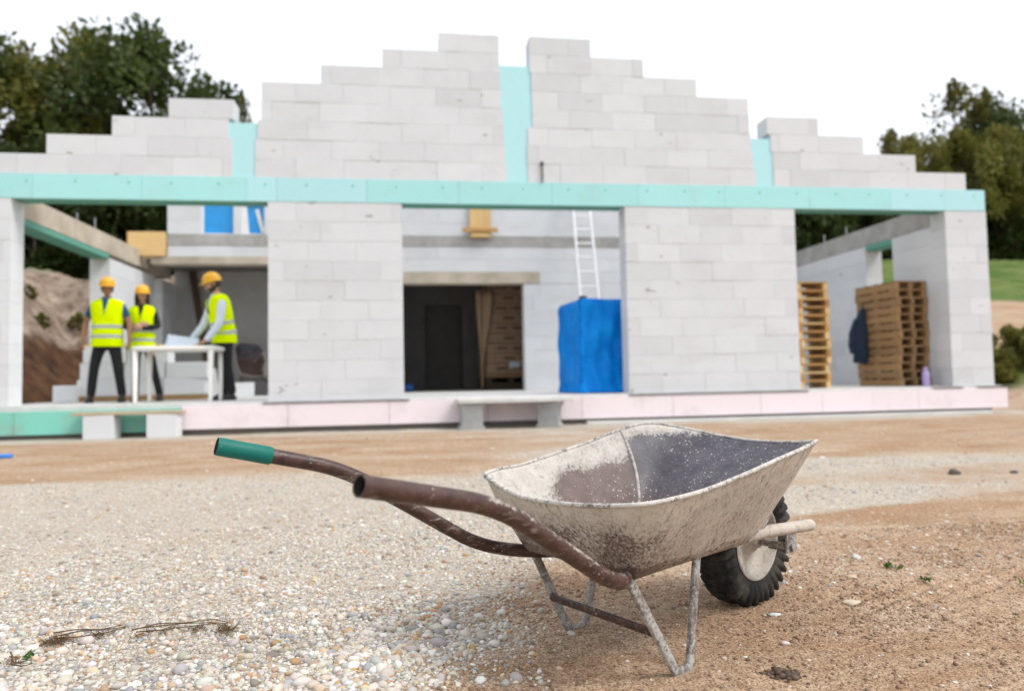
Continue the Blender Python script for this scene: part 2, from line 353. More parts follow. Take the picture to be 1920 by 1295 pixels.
def build_ground():
    th = np.concatenate([np.arange(-180, -46, 6.), np.arange(-46, 60, .2), np.arange(60, 180, 6.)])*PI/180
    r = np.concatenate([[.15, .45], .8*1.0098**np.arange(0, 440), [80, 110, 160, 260, 420]])
    R, T = np.meshgrid(r, th, indexing='ij'); X = R*np.sin(T); Y = R*np.cos(T)
    Z = height(X, Y); nr, nt = X.shape
    V = np.stack([X, Y, Z], -1).reshape(-1, 3)
    i, j = np.meshgrid(np.arange(nr-1), np.arange(nt), indexing='ij'); j2 = (j+1) % nt
    F = np.stack([i*nt+j, i*nt+j2, (i+1)*nt+j2, (i+1)*nt+j], -1).reshape(-1, 4)[:, ::-1]
    me = bpy.data.meshes.new('ground'); me.vertices.add(len(V)); me.vertices.foreach_set('co', V.ravel())
    me.loops.add(F.size); me.loops.foreach_set('vertex_index', F.ravel().astype(np.int32))
    me.polygons.add(len(F)); me.polygons.foreach_set('loop_start', np.arange(0, F.size, 4, dtype=np.int32))
    me.polygons.foreach_set('use_smooth', np.ones(len(F), bool)); me.update(calc_edges=True)
    x, y = V[:, 0], V[:, 1]
    g = gravel_mask(x, y)
    n = fbm(x*.7, y*.7, 4, 4)
    gr = sstep((y-18.3+.8*n)/.9)*sstep((x-6)/2) + sstep((y-11.4+.4*n)/.3)*(1-sstep((y-13.2+.5*n)/.4))*sstep((x-9.2)/.6)*.9
    out = np.maximum(-6.7 - x, y - 17.6)
    bk = sstep((out+.9)/.6)*(y > 10.5)*(1-sstep((x-6)/2))
    gr = np.clip(gr + (sstep((out-4.3+.5*n)/.8))*(x < 7), 0, 1)
    c = np.stack([g, gr, np.clip(bk - gr, 0, 1), np.ones_like(g)], -1)
    a = me.color_attributes.new('zone', 'FLOAT_COLOR', 'POINT'); a.data.foreach_set('color', c.astype(np.float32).ravel())
    o = bpy.data.objects.new('ground', me); COL.objects.link(o); me.materials.append(MT['ground'])
    tag(o, 'sandy building site ground with gravel and wheel tracks', 'ground', kind='structure')
build_ground()

PAL = .93*np.array([(.62,.57,.49),(.70,.67,.61),(.55,.49,.41),(.46,.44,.41),(.36,.35,.34),(.58,.45,.31),(.50,.29,.13),(.40,.27,.17),(.30,.31,.33),(.74,.73,.70),(.22,.19,.16)])
PW = np.array([.22,.17,.15,.10,.06,.10,.035,.055,.04,.05,.025]); PW = PW/PW.sum()
def ico(sub):
    bm = bmesh.new(); bmesh.ops.create_icosphere(bm, subdivisions=sub, radius=1)
    v = np.array([p.co[:] for p in bm.verts]); f = np.array([[q.index for q in p.verts] for p in bm.faces]); bm.free(); return v, f
def stones(name, P, rad, sub, flat=(.45,.8), pal=PW):
    bv, bf = ico(sub); n = len(P)
    var = []
    for k in range(10):
        d = bv*(1 + .16*np.sin(bv@rng.normal(0, 1.5, (3,)) + k)[:, None] + .10*np.sin(bv@rng.normal(0, 3, (3,)) + 2*k)[:, None]); var.append(d)
    var = np.array(var)[rng.integers(0, 10, n)]
    sc = np.stack([rad*rng.uniform(.85, 1.35, n), rad*rng.uniform(.7, 1.05, n), rad*rng.uniform(flat[0], flat[1], n)], -1)
    V = var*sc[:, None, :]
    a = rng.uniform(0, 2*PI, n); tx = rng.normal(0, .35, n)
    c, s = np.cos(tx)[:, None], np.sin(tx)[:, None]; V = np.stack([V[..., 0], V[..., 1]*c - V[..., 2]*s, V[..., 1]*s + V[..., 2]*c], -1)
    c, s = np.cos(a)[:, None], np.sin(a)[:, None]; V = np.stack([V[..., 0]*c - V[..., 1]*s, V[..., 0]*s + V[..., 1]*c, V[..., 2]], -1)
    V = V + P[:, None, :]
    nb = len(bv); F = bf[None] + (np.arange(n)*nb)[:, None, None]
    col = PAL[rng.choice(len(PAL), n, p=pal)]*rng.uniform(.78, 1.12, (n, 1)); col = np.clip(col*(1 + rng.normal(0, .035, (n, 3))), .01, .85)
    return V.reshape(-1, 3), F.reshape(-1, 3), np.repeat(col, nb, 0)
def stone_obj(name, parts):
    V = []; F = []; C = []; o = 0
    for v, f, c in parts: V.append(v); F.append(f+o); C.append(c); o += len(v)
    V = np.concatenate(V); F = np.concatenate(F); C = np.concatenate(C)
    me = bpy.data.meshes.new(name); me.vertices.add(len(V)); me.vertices.foreach_set('co', V.ravel().astype(np.float32))
    me.loops.add(F.size); me.loops.foreach_set('vertex_index', F.ravel().astype(np.int32))
    me.polygons.add(len(F)); me.polygons.foreach_set('loop_start', np.arange(0, F.size, 3, dtype=np.int32))
    me.polygons.foreach_set('use_smooth', np.ones(len(F), bool)); me.update(calc_edges=True)
    a = me.color_attributes.new('col', 'FLOAT_COLOR', 'POINT'); a.data.foreach_set('color', np.concatenate([C, np.ones((len(C), 1))], 1).astype(np.float32).ravel())
    ob = bpy.data.objects.new(name, me); COL.objects.link(ob); me.materials.append(MT['pebble']); return ob
def in_view(x, y): return (x > -.60*y - .35) & (x < .92*y + .3)
def scatter(n, x0, x1, y0, y1, keep, rmin, rmax, sink=.25, sg=.42):
    x = rng.uniform(x0, x1, n); y = rng.uniform(y0, y1, n); k = in_view(x, y) & (rng.uniform(0, 1, n) < keep(x, y)); x = x[k]; y = y[k]
    r = np.clip(rmin*np.exp(np.abs(rng.normal(0, sg, len(x)))*1.0), rmin*.8, rmax)
    return np.stack([x, y, height(x, y) + r*rng.uniform(-.1, .45, len(x))*(1-sink)], -1), r
pt = []
cl_ = lambda x, y: .28 + .72*sstep(fbm(x*3.1, y*3.1, 3, 12)*1.6+.62)      # bare finer patches among the stones
P, r = scatter(120000, -1.7, .9, 1.05, 2.1, lambda x, y: gravel_mask(x, y)**1.6*cl_(x, y), .0024, .0165, .25, .64); k = P[:, 1] < 1.75
pt.append(stones('g', P[k], r[k], 2)); pt.append(stones('g', P[~k], r[~k], 1))
P, r = scatter(90000, -2.6, 1.6, 2.1, 3.3, lambda x, y: gravel_mask(x, y)**1.6*cl_(x, y)*(.8-.55*sstep((y-2.1)/1.)), .0030, .0125, .25, .5); pt.append(stones('g', P, r, 1))
P, r = scatter(36000, -4.2, 4.5, 3.3, 6.0, lambda x, y: gravel_mask(x, y)**2*.25, .0042, .012); pt.append(stones('g', P, r, 1))
tag(stone_obj('gravel', pt), 'pale washed river gravel covering the left of the yard', 'gravel', kind='stuff')
pt = []
lone = lambda x, y: (1 - gravel_mask(x, y))*(.12 + .88*sstep(fbm(x*1.8, y*1.8, 3, 6)*1.7+.2))
P, r = scatter(9000, -.3, 2.6, 1.0, 3.0, lone, .0018, .0075, .6, .6); pt.append(stones('s', P, r, 2, (.3,.6)))
P, r = scatter(130, -.2, 3.2, 1.0, 3.4, lone, .0075, .017, .6, .5); pt.append(stones('s', P, r, 2, (.22,.45), np.array([.25,.2,.08,.15,.12,.1,.02,.03,.05,0,0])))
P, r = scatter(3000, -3, 6, 3, 8.8, lambda x, y: .25+0*x, .005, .022, .5, .6); pt.append(stones('s', P, r, 1, (.3,.6)))
tag(stone_obj('loose_pebbles', pt), 'loose pebbles lying scattered on the bare brown soil', 'pebbles', kind='stuff')
PAL = np.array([(.26,.15,.085),(.21,.12,.07),(.32,.20,.12),(.16,.095,.055)]); PW4 = np.array([.35,.3,.2,.15])
P, r = scatter(60000, -.4, 2.6, 1.0, 2.7, lambda x, y: (1-gravel_mask(x, y)**2)*(.25+.75*sstep(fbm(x*4, y*4, 3, 16)*1.5+.4)), .0013, .007, .5, .62)
tag(stone_obj('soil_crumbs', [stones('c', P, r, 1, (.5,.9), PW4)]), 'crumbs of brown soil strewn over the bare ground', 'soil crumbs', kind='stuff')

def lump_stone(name, x, y, sx, sy, sz, m, label, rz=0):
    v, f = ico(3); d = v*(1 + .14*np.sin(v@rng.normal(0, 2, (3,)))[:, None] + .07*np.sin(v@rng.normal(0, 5, (3,)))[:, None])
    b = MB(); b.add([(p[0]*sx, p[1]*sy, p[2]*sz) for p in d], [tuple(q) for q in f], 0, 1., True)
    o = b.build(name, m, loc=(x, y, float(height(np.array(x), np.array(y))) + sz*.45)); o.rotation_euler.z = rz; return tag(o, label, 'stone')
lump_stone('stone', 1.19, 1.87, .030, .017, .009, MT['stone'], 'flat tan stone lying on soil right of the wheelbarrow wheel', -.3)
lump_stone('stone', .924, 1.795, .017, .011, .005, MT['pale_concrete'], 'small flat white stone on soil below the barrow tyre')
lump_stone('stone', 3.26, 4.0, .035, .03, .022, MT['dark_stone'], 'dark stone lying on pale gravel at the far right')
lump_stone('stone', 3.62, 3.95, .024, .02, .012, MT['dark_stone'], 'smaller dark stone at the right edge of the gravel')
PAL = np.array([(.06,.033,.018),(.10,.055,.03),(.04,.022,.012)]); k = 90
P = np.stack([.755+rng.normal(0,.020,k), 1.44+rng.normal(0,.012,k), np.zeros(k)], -1); P[:,2] = height(P[:,0], P[:,1]) + .010*np.exp(-((P[:,0]-.755)/.02)**2)*rng.uniform(0,1,k)
o = stone_obj('soil_clod', [stones('c', P, rng.uniform(.002,.009,k), 2, (.5,.9), np.array([.4,.35,.25]))]); o['kind'] = 'stuff'; o['label'] = 'dark crumbling clod of earth in front of the barrow legs'; o['category'] = 'soil clod'
b = MB(); b.tube([(-3.95,6.9,.05),(-3.75,6.93,.035),(-3.6,6.96,.03)], .022, 10); tag(b.build('plastic_pipe', MT['blue_plastic']), 'short piece of blue plastic pipe on gravel at left edge', 'pipe')

# dried weed lying on the gravel
def zg(x, y): return float(height(np.array(float(x)), np.array(float(y))))
def dry_weed(pts, label, tuft):
    b = MB(); rd = random.Random(3)
    for k in range(3):
        q = [(x + rd.gauss(0, .004), y + rd.gauss(0, .006), zg(x, y) + .012 + .006*k + rd.uniform(0, .006)) for x, y in pts]
        b.tube(q, [.0019*(1-.5*i/len(q)) for i in range(len(q))], 6)
    for (tx, ty, n, ln) in tuft:
        for i in range(n):
            a = rd.uniform(0, 2*PI); e = rd.uniform(.1, 1.2); L = ln*rd.uniform(.4, 1)
            p = Vector((tx + rd.gauss(0, .012), ty + rd.gauss(0, .012), zg(tx, ty) + .008))
            d = Vector((math.cos(a)*math.cos(e), math.sin(a)*math.cos(e), math.sin(e)*.7))
            b.tube([p, p + d*L*.5 + Vector((rd.gauss(0, .004), rd.gauss(0, .004), 0)), p + d*L*.95 - Vector((0, 0, L*.25))], [.0011, .0008, .0003], 5)
    return tag(b.build('dry_weed', MT['stem']), label, 'weed')
dry_weed([(-.90,1.93),(-.85,1.945),(-.79,1.95),(-.75,1.955)], 'withered brown weed with tangled root on the gravel, left one', [(-.895,1.925,60,.05),(-.80,1.95,22,.05)])
dry_weed([(-.71,1.93),(-.66,1.955),(-.60,1.955),(-.53,1.945),(-.48,1.93)], 'withered brown weed with upright twig on the gravel, right one', [(-.485,1.925,45,.045),(-.635,1.96,8,.07),(-.56,1.95,18,.04),(-.68,1.94,14,.04)])
dry_weed([(-.93,1.80),(-.905,1.77),(-.885,1.745),(-.86,1.735)], 'bent yellow straw stalk on gravel at lower left', [(-.93,1.80,10,.025)])
def leaf_quads(b, P, Dr, size, tints, asp=.55):
    for p, d, t, s in zip(P, Dr, tints, size):
        u = Vector(d).normalized(); w = u.cross(Vector((random.gauss(0,1), random.gauss(0,1), random.gauss(0,1)))).normalized()
        p = Vector(p); n = u.cross(w)*s*.12
        b.add([p, p+u*s*.45+w*s*asp*.5+n, p+u*s, p+u*s*.45-w*s*asp*.5+n], [(0,1,2,3)], 0, float(t), False)
def sprout(x, y, n, s, label):
    b = MB(); rd = random.Random(int(x*100))
    P = [(rd.gauss(0, s*.3), rd.gauss(0, s*.3), rd.uniform(0, s*.2)) for i in range(n)]; D = [(rd.gauss(0,1), rd.gauss(0,1), rd.uniform(.2,1.2)) for i in range(n)]
    leaf_quads(b, P, D, [s*rd.uniform(.4, .9) for i in range(n)], [rd.random() for i in range(n)], .4)
    o = b.build('weed_sprout', MT['leaf_weed'], loc=(x, y, zg(x, y))); return tag(o, label, 'weed', 'tiny weeds on the bare soil')
sprout(1.504, 2.142, 16, .034, 'tiny green weed on soil to the right of the tyre')
sprout(1.514, 1.997, 14, .026, 'small weed sprout nearer the camera right of barrow wheel')
sprout(1.77, 1.91, 16, .03, 'little green weed at the right edge of the photo')
sprout(-.905, 1.83, 8, .03, 'little green weed on the gravel at lower left')

# ------------------------------------------------------------------ the unfinished house
house = empty('unfinished_house', (0, 0, 0), 0, 'unfinished white block house shell with stepped gables and teal ring beam', 'house')
FY = 9.287; TH = .30; J = .0011
def course(b, axis, a0, a1, c, t, z0, h, off, L=.6):
    """one course of blocks between a0 and a1, with joints and a mortar core"""
    cut = [a0]; p = math.floor(a0/L)*L + off*L
    while p < a1 - .08:
        if p > a0 + .08: cut.append(p)
        p += L
    cut.append(a1)
    def bx(p0, p1, q0, q1, r0, r1, tint):
        if axis == 'x': b.box(p0, p1, q0, q1, r0, r1, 0, tint)
        else: b.box(q0, q1, p0, p1, r0, r1, 0, tint)
    for s_, e_ in zip(cut[:-1], cut[1:]):
        dy = random.uniform(-.0025, .0025)
        j0 = J*random.choice((.7,.7,1,1,1.7)); j1 = J*random.choice((.6,.8,1,1,1.9))
        bx(s_+j0, e_-J, c+dy, c+t+dy, z0+J, z0+h-j1, random.choice([1.01, 1., .99, .98, .985, .97, .95, .955, .92]) + random.uniform(-.012, .012))
    bx(a0+.008, a1-.008, c+.009, c+t-.009, z0-.001, z0+h-.006, .86)
def wall(name, rows, axis, c, t, z0, h, parent=house, ph=0, m=None):
    b = MB()
    for k, segs in enumerate(rows):
        for (s_, e_) in segs: course(b, axis, s_, e_, c, t, z0+k*h, h, [0, .5, .25, .75][(k+ph) % 4])
    return b.build(name, m or MT['aac'], parent)
CH = .2533
wall('wall_pier', [[(-1.85, -.168)]]*10, 'x', FY, TH, SLAB, CH)
wall('wall_pier', [[(2.832, 5.292)]]*10, 'x', FY, TH, SLAB, CH, ph=1)
wall('corner_column', [[(-5.55, -4.86)]]*10, 'x', FY, TH, SLAB, CH)
wall('corner_column', [[(7.615, 8.275)]]*10, 'x', FY, TH, SLAB, CH, ph=2)
ZB0, ZB1 = 2.952, 3.256; GC = .2489
left = [[(-5.25,-2.28)],[(-4.47,-2.28)],[(-3.715,-2.325)],[(-3.05,-2.265)]]
wall('gable_wall', left, 'x', FY, TH, ZB1, GC)
mL = [[(-2.006,1.222)],[(-2.0,1.208)],[(-1.972,1.195)],[(-1.93,1.188)],[(-1.924,1.166)],[(-1.184,1.158)],[(-.398,1.152)],[(.345,1.152)]]
wall('gable_wall', mL, 'x', FY, TH, ZB1, GC, ph=1)
mR = [[(1.512,4.74)],[(1.505,4.705)],[(1.52,4.682)],[(1.585,4.668)],[(1.585,4.663)],[(1.58,3.91)],[(1.562,3.15)],[(1.562,2.41)]]
wall('gable_wall', mR, 'x', FY, TH, ZB1, GC, ph=2)
wall('gable_wall', [[(5.005,7.976)],[(5.0,7.19)],[(4.975,6.39)],[(4.93,5.70)]], 'x', FY, TH, ZB1, GC, ph=3)
for x0, x1, z1 in ((-2.36,-1.93,3.958),(1.14,1.605,4.838),(4.65,5.03,3.938)):
    box_obj('foam_strip', x0, x1, FY+.012, FY+TH-.02, ZB1+.002, z1, MT['blue_teal'], house)
# ring beam clad with teal foam boards, each board with its plastic fixings
rb = box_obj('ring_beam', -5.545, 8.26, FY+.05, FY+TH-.004, ZB0+.045, ZB1-.006, MT['concrete'], house)
xs = [-5.55,-4.62,-3.36,-2.11,-1.74,-.61,.58,1.83,3.02,4.27,5.52,6.77,7.62,8.264]
for a, c in zip(xs[:-1], xs[1:]):
    b = MB(); b.box(a+.0015, c-.0015, FY-.006, FY+.047, ZB0, ZB1, 0, random.uniform(.95, 1.0)); b.build('foam_board', MT['blue_teal'] if a in (-2.11,-1.74,6.77,7.62) else MT['teal'], rb)
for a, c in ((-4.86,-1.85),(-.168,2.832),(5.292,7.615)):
    box_obj('foam_soffit', a+.004, c-.004, FY+.049, FY+TH-.006, ZB0+.002, ZB0+.04, MT['shaded_soffit'], rb)
for i, x in enumerate(np.arange(-5.2, 8.2, .555)):
    b = MB(); b.lathe([(0,.006),(.012,.006),(.017,.0)], 14, Matrix.Translation((x+random.uniform(-.05,.05), FY-.006, ZB1-.085)) @ Matrix.Rotation(PI/2, 4, 'X')); b.build('fixing_disc', MT['green'], rb)
# floor slab, plinth boards and footing
box_obj('floor_slab', -5.62, 8.36, FY-.03, 17.4, .10, SLAB-.002, MT['pale_concrete'], house)
sx = [-2.855,-1.6,-.35,.9,2.15,3.4,4.65,5.55,6.3,7.0,8.395]
for a, c in zip(sx[:-1], sx[1:]):
    b = MB(); b.box(a+.0025, c-.0025, FY-.09, FY-.034, .096, .385, 0, random.uniform(.96, 1.)); b.build('plinth_board', MT['pink'], house)
for a, c in zip([-5.64,-4.75,-3.6], [-4.75,-3.6,-2.86]):
    b = MB(); b.box(a+.0025, c-.0025, FY-.09, FY-.034, .08, .355, 0, random.uniform(.9, 1.)); b.build('plinth_board', MT['green'], house)
for a, c in ((-1.9,-.1),(2.8,5.35),(7.25,7.7),(7.95,8.42)): box_obj('damp_proof_strip', a, c, FY-.10, FY-.002, .387, .399, MT['rubber'], house)
box_obj('footing', -5.5, 8.2, FY-.02, FY+.5, -.2, .098, MT['dark_room'], house)
b = MB(); b.box(2.2, 8.1, FY-.16, FY-.03, -.1, .062); b.build('footing_ledge', MT['pale_concrete'], house, .01)
# side walls
lw = [[(12.1,14.05),(14.5,15.2)]]*9
wall('side_wall', lw, 'y', -5.16, TH, SLAB, CH)
box_obj('concrete_beam', -5.155, -4.866, FY+TH+.003, 15.0, 2.775, 3.07, MT['tan_concrete'], house)
box_obj('foam_soffit', -5.15, -4.872, FY+TH+.01, 12.10, 2.69, 2.772, MT['shaded_soffit'], house)
wall('side_wall', [[(FY+TH+.003,10.47),(11.16,14.2)]]*9, 'y', 7.62, TH, SLAB, .262, ph=1)
box_obj('concrete_beam', 7.625, 7.915, FY+TH+.003, 14.2, 2.782, 3.09, MT['concrete'], house)
box_obj('foam_soffit', 7.628, 7.912, 10.48, 11.15, 2.70, 2.779, MT['shaded_soffit'], house)
def rod(x, y, z, h): b = MB(); b.tube([(x,y,z),(x,y,z+h)], .011, 8); b.build('starter_bar', MT['steel'], house)
for (x,y,z,h) in ((7.77,12.6,3.08,.2),(7.77,11.9,3.08,.2),(7.77,10.4,3.08,.2),(-5.0,11.9,3.06,.24),(-5.0,11.3,3.06,.18),(8.1,9.45,3.25,.26)): rod(x,y,z,h)
b = MB(); b.tube([(1.70,FY-.02,3.257),(1.70,FY-.02,3.50)], .011, 8); b.lathe([(0,.03),(.022,.02),(.022,-.02),(0,-.03)], 12, Matrix.Translation((1.70,FY-.02,3.51))); b.build('anchor_rod', MT['rubber'], house)
# inner wall of the porch, with concrete band and lintels
BY = 13.4
def iw(a, c, z0, z1, name='inner_wall', ph=0):
    n = max(1, round((z1-z0)/.25)); wall(name, [[(a, c)]]*n, 'x', BY, .3, z0, (z1-z0)/n, ph=ph)
iw(-1.79, -.55, SLAB, 2.46); iw(2.05, 7.6, SLAB, 2.46, ph=1)
iw(2.365, 7.6, 2.462, 2.68); iw(-1.79, -.95, 2.462, 2.68, ph=1)
box_obj('lintel', -.948, 2.362, BY-.012, BY+.29, 2.464, 2.676, MT['tan_concrete'], house)
iw(-1.79, 7.6, 2.68, 3.155, ph=2)
box_obj('concrete_band', -4.415, 7.6, BY-.008, BY+.29, 3.157, 3.362, MT['concrete'], house)
iw(-4.415, -1.79, 2.955, 3.153, ph=1)
box_obj('lintel', -4.69, -1.80, BY-.012, BY+.29, 2.822, 2.952, MT['tan_concrete'], house)
iw(-4.415, -3.85, 3.365, 4.1); iw(-3.265, -3.15, 3.365, 4.1, ph=1); iw(-2.72, 7.6, 3.365, 4.1, ph=2)
for a, c, kind in ((-3.85,-3.265,0),(-3.15,-2.72,1)):
    f = MB()
    for q in ((a,a+.035,3.366,4.1),(c-.035,c,3.366,4.1),(a+.035,c-.035,3.366,3.40),(a+.035,c-.035,4.06,4.1)): f.box(q[0], q[1], BY+.10, BY+.16, q[2], q[3])
    w = f.build('window', MT['white_paint'], house)
    box_obj('blue_film', a+.036, c-.036, BY+.115, BY+.125, 3.401, 4.059, MT['blue_film'], w)
    if kind:
        f = MB(); f.bar((a+.08,BY+.105,3.39),(a+.03,BY+.105,4.05),.10,.006,(0,1,0)); f.bar((c-.05,BY+.100,3.42),(c-.16,BY+.100,3.85),.07,.006,(0,1,0)); f.build('tape_strip', MT['white_paint'], w)
        box_obj('head_board', a+.037, c-.037, BY+.08, BY+.099, 3.93, 4.05, MT['ply'], w)
# recess behind the workers (left) and dark rooms behind the door opening
wall('recess_wall', [[(-4.86,-1.79)]]*10, 'x', 15.2, .3, SLAB, .262, m=MT['shaded_block'])
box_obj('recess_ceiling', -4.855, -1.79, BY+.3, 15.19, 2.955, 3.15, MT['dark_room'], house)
wall('recess_wall', [[(BY+.3,15.195)]]*10, 'y', -1.79, .24, SLAB, .252, m=MT['shaded_block'])
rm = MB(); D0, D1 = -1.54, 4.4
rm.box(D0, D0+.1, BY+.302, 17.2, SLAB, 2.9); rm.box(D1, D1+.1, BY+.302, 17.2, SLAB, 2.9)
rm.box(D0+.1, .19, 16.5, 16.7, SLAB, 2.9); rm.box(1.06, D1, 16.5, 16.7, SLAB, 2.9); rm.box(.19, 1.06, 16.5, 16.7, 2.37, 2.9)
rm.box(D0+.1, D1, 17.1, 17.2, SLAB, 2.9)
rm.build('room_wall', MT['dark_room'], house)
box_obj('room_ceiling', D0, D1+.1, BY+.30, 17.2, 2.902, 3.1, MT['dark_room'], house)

# ------------------------------------------------------------------ things standing about the house
def thing_box(name, label, cat, x0, x1, y0, y1, z0, z1, m, bevel=.004, group=None, rz=0):
    cx, cy = (x0+x1)/2, (y0+y1)/2; b = MB(); b.box(x0-cx, x1-cx, y0-cy, y1-cy, 0, z1-z0)
    o = b.build(name, m, None, bevel, (cx, cy, z0)); o.rotation_euler.z = rz; return tag(o, label, cat, group)
# formwork
t = empty('formwork_shutter', (1.23, BY-.02, 3.30), 0, 'yellow timber formwork shutter nailed to the concrete band above the doorway', 'formwork')
for k, (a, c) in enumerate(((-.195,-.065),(-.063,.067),(.069,.2))):
    b = MB(); b.box(a, c, -.05, -.022, .02, .72, 0, 1-.05*k); b.build('board', MT['ply'], t)
b = MB(); b.box(-.34, .33, -.10, -.052, .13, .20); b.build('cleat', MT['wood_orange'], t)
b = MB(); b.box(-.17, .17, -.09, -.052, .03, .10, 0, .9); b.build('cleat', MT['ply'], t)
t = empty('formwork_box', (-4.74, BY, 2.96), 0, 'yellow plywood formwork at the left end of the upper wall', 'formwork')
box_obj('panel', -.31, .315, -.06, -.035, .0, .43, MT['ply'], t); box_obj('panel', -.31, .315, .25, .275, .0, .43, MT['ply'], t); box_obj('end_board', -.335, -.312, -.06, .275, .0, .43, MT['wood_orange'], t)
# pallets
def pallet(W, Dp, H, mats):
    t = empty('pallet', (0,0,0)); zb = .018; h2 = H-.044
    for q in (-1, 0, 1):
        b = MB(); x = q*(W/2-.034); b.box(x-.032, x+.032, -Dp/2, Dp/2, 0, zb+h2-.001, 0, random.uniform(.7,1.05)); b.build('stringer', mats[1], t)
    for j in (-1,0,1):
        b = MB(); b.box(-W/2, W/2, j*(Dp/2-.072)-.07, j*(Dp/2-.072)+.07, zb+h2, zb+h2+.0125, 0, random.uniform(.8,1.05)); b.build('cross_board', mats[0], t)
    n = 5
    for k in range(n):
        y = -Dp/2+.06+(Dp-.12)*k/(n-1); b = MB(); b.box(-W/2+.002, W/2-.002, y-.055, y+.055, zb+h2+.0135, H-.001, 0, random.uniform(.75,1.1)); b.build('deck_board', mats[0], t)
    return t
ORD = ['bottom', 'second', 'third', 'fourth', 'fifth', 'sixth', 'seventh', 'eighth', 'ninth', 'tenth', 'eleventh', 'twelfth', 'topmost']
def stack(x, y, rz, mats, H, where, grp, W, Dp):
    protos = None
    for k in range(13):
        if k < 3:
            o = pallet(W, Dp, H, [mats[0], mats[1]] if k != 1 else [mats[1], mats[0]])
            protos = (protos or []) + [o]
        else: o = copy_tree(protos[k % 3])
        o.location = (x+random.uniform(-.02,.02), y+random.uniform(-.015,.015), SLAB+.0005+k*H); o.rotation_euler.z = rz + random.uniform(-.012,.012) + (PI if k % 2 else 0)
        w = ORD[k]
        tag(o, (f'{w} wooden pallet of {where}' if k in (0, 12) else f'{w} wooden pallet from the bottom of {where}'), 'pallet', grp)
stack(5.60, 10.02, 0, [MT['wood_orange'], MT['ply']], .1205, 'the yellow stack beside the wide right pier', 'yellow pallets stacked by the pier', .90, .5)
stack(7.33, 10.17, .05, [MT['wood_brown'], MT['wood_brown2']], .121, 'the brown stack beside the right corner column', 'brown pallets stacked by the corner column', .52, .92)
# jacket hanging on the pallets
b = MB(); J0 = Vector((6.97, 10.42, 0))
rings = []
for z, wx, wy, ox in ((.78,.10,.05,.0),(.80,.125,.07,-.01),(1.0,.12,.075,-.01),(1.2,.12,.08,.0),(1.38,.11,.075,.015),(1.50,.085,.06,.03),(1.60,.05,.045,.05),(1.64,.03,.03,.055)):
    rings.append([(J0.x+ox+wx*math.cos(a)*(1+.12*math.sin(3*a+z*9)), J0.y+wy*math.sin(a)*(1+.15*math.sin(4*a)), z) for a in [2*PI*i/20 for i in range(20)]])
b.loft(rings); jk = b.build('work_jacket', MT['denim']); tag(jk, 'dark navy work jacket hanging on the brown pallets', 'jacket')
b = MB(); b.tube([(J0.x-.05,J0.y,1.46),(J0.x-.13,J0.y+.01,1.25),(J0.x-.17,J0.y-.01,1.05),(J0.x-.15,J0.y-.02,.93)], [.05,.052,.047,.04], 12); b.build('sleeve', MT['denim'], jk)
b = MB(); b.tube([(J0.x+.055,J0.y,1.63),(J0.x+.05,J0.y,1.70)], .012, 8); b.build('hanging_loop', MT['denim'], jk)
# lilac can
t = empty('spray_can', (7.36, 9.5, SLAB), 0, 'lilac can standing on the floor before the brown pallets', 'can')
b = MB(); b.lathe([(0,0),(.045,0),(.05,.01),(.05,.19),(.045,.21),(.03,.22)], 20); b.build('can_body', MT['lilac'], t)
b = MB(); b.lathe([(.03,.221),(.034,.221),(.034,.265),(.028,.275),(0,.275)], 16); b.build('cap', MT['lilac'], t)
# tarpaulin-wrapped load
def tarp():
    x0, x1, y0, y1, H = 0, 1.1, 0, 1.0, 1.31; nz = 46; per = []; k = 56
    for i in range(k): per.append((x0, y1-(y1-y0)*i/k, 0))
    for i in range(k): per.append((x0+(x1-x0)*i/k, y0, 1))
    for i in range(k//2): per.append((x1, y0+(y1-y0)*i/(k//2), 2))
    for i in range(k//2): per.append((x1-(x1-x0)*i/(k//2), y1, 3))
    per = np.array(per); cx, cy = .55, .5; rings = []
    for q in range(nz+1):
        tz = q/nz; R = []
        for (x, y, s) in per:
            dx, dy = x-cx, y-cy; nrm = {0:(-1,0),1:(0,-1),2:(1,0),3:(0,1)}[int(s)]
            al = y if s in (0,2) else x
            d1 = (al*.75 - tz*1.15); d2 = (al*.8 + tz*.9)
            f = .020*math.sin(d1*11+.8)*math.sin(tz*2.6+.3) + .013*math.sin(d2*19+2) + .010*math.sin(al*31+math.sin(tz*5)*1.6) + .016*float(fbm(np.array(al*3.+s*7), np.array(tz*4.), 4, 3))
            f *= (.35 if s == 0 else 1.1 if s == 1 else 1)
            f += .05*max(0, .10-tz)/.10 + (-.02 if s == 0 else 0)*max(0, .3-tz)/.3 - (.02 if tz > .97 else 0)
            ed = min(abs(x-x0)+abs(y-y0), 9); rd = -.02 if ed < .03 else 0
            R.append((x+nrm[0]*(f+rd), y+nrm[1]*(f+rd), tz*H ))
        rings.append(R)
    top = [(cx+(p[0]-cx)*.9, cy+(p[1]-cy)*.9, H+.012+.008*math.sin(p[0]*9)) for p in rings[-1]]; rings.append(top)
    b = MB(); b.loft(rings, True, True); o = b.build('tarpaulin_load', MT['tarp'], None, 0, (2.26, 9.67, SLAB+.006)); o.rotation_euler.z = .11
    tag(o, 'building material wrapped in a creased bright blue tarpaulin by the right pier', 'wrapped load')
tarp()
thing_box('black_battery_case', 'small black case standing on the top of the blue tarpaulin', 'case', 2.40, 2.50, 10.2, 10.3, 1.752, 1.84, MT['rubber'], .008)
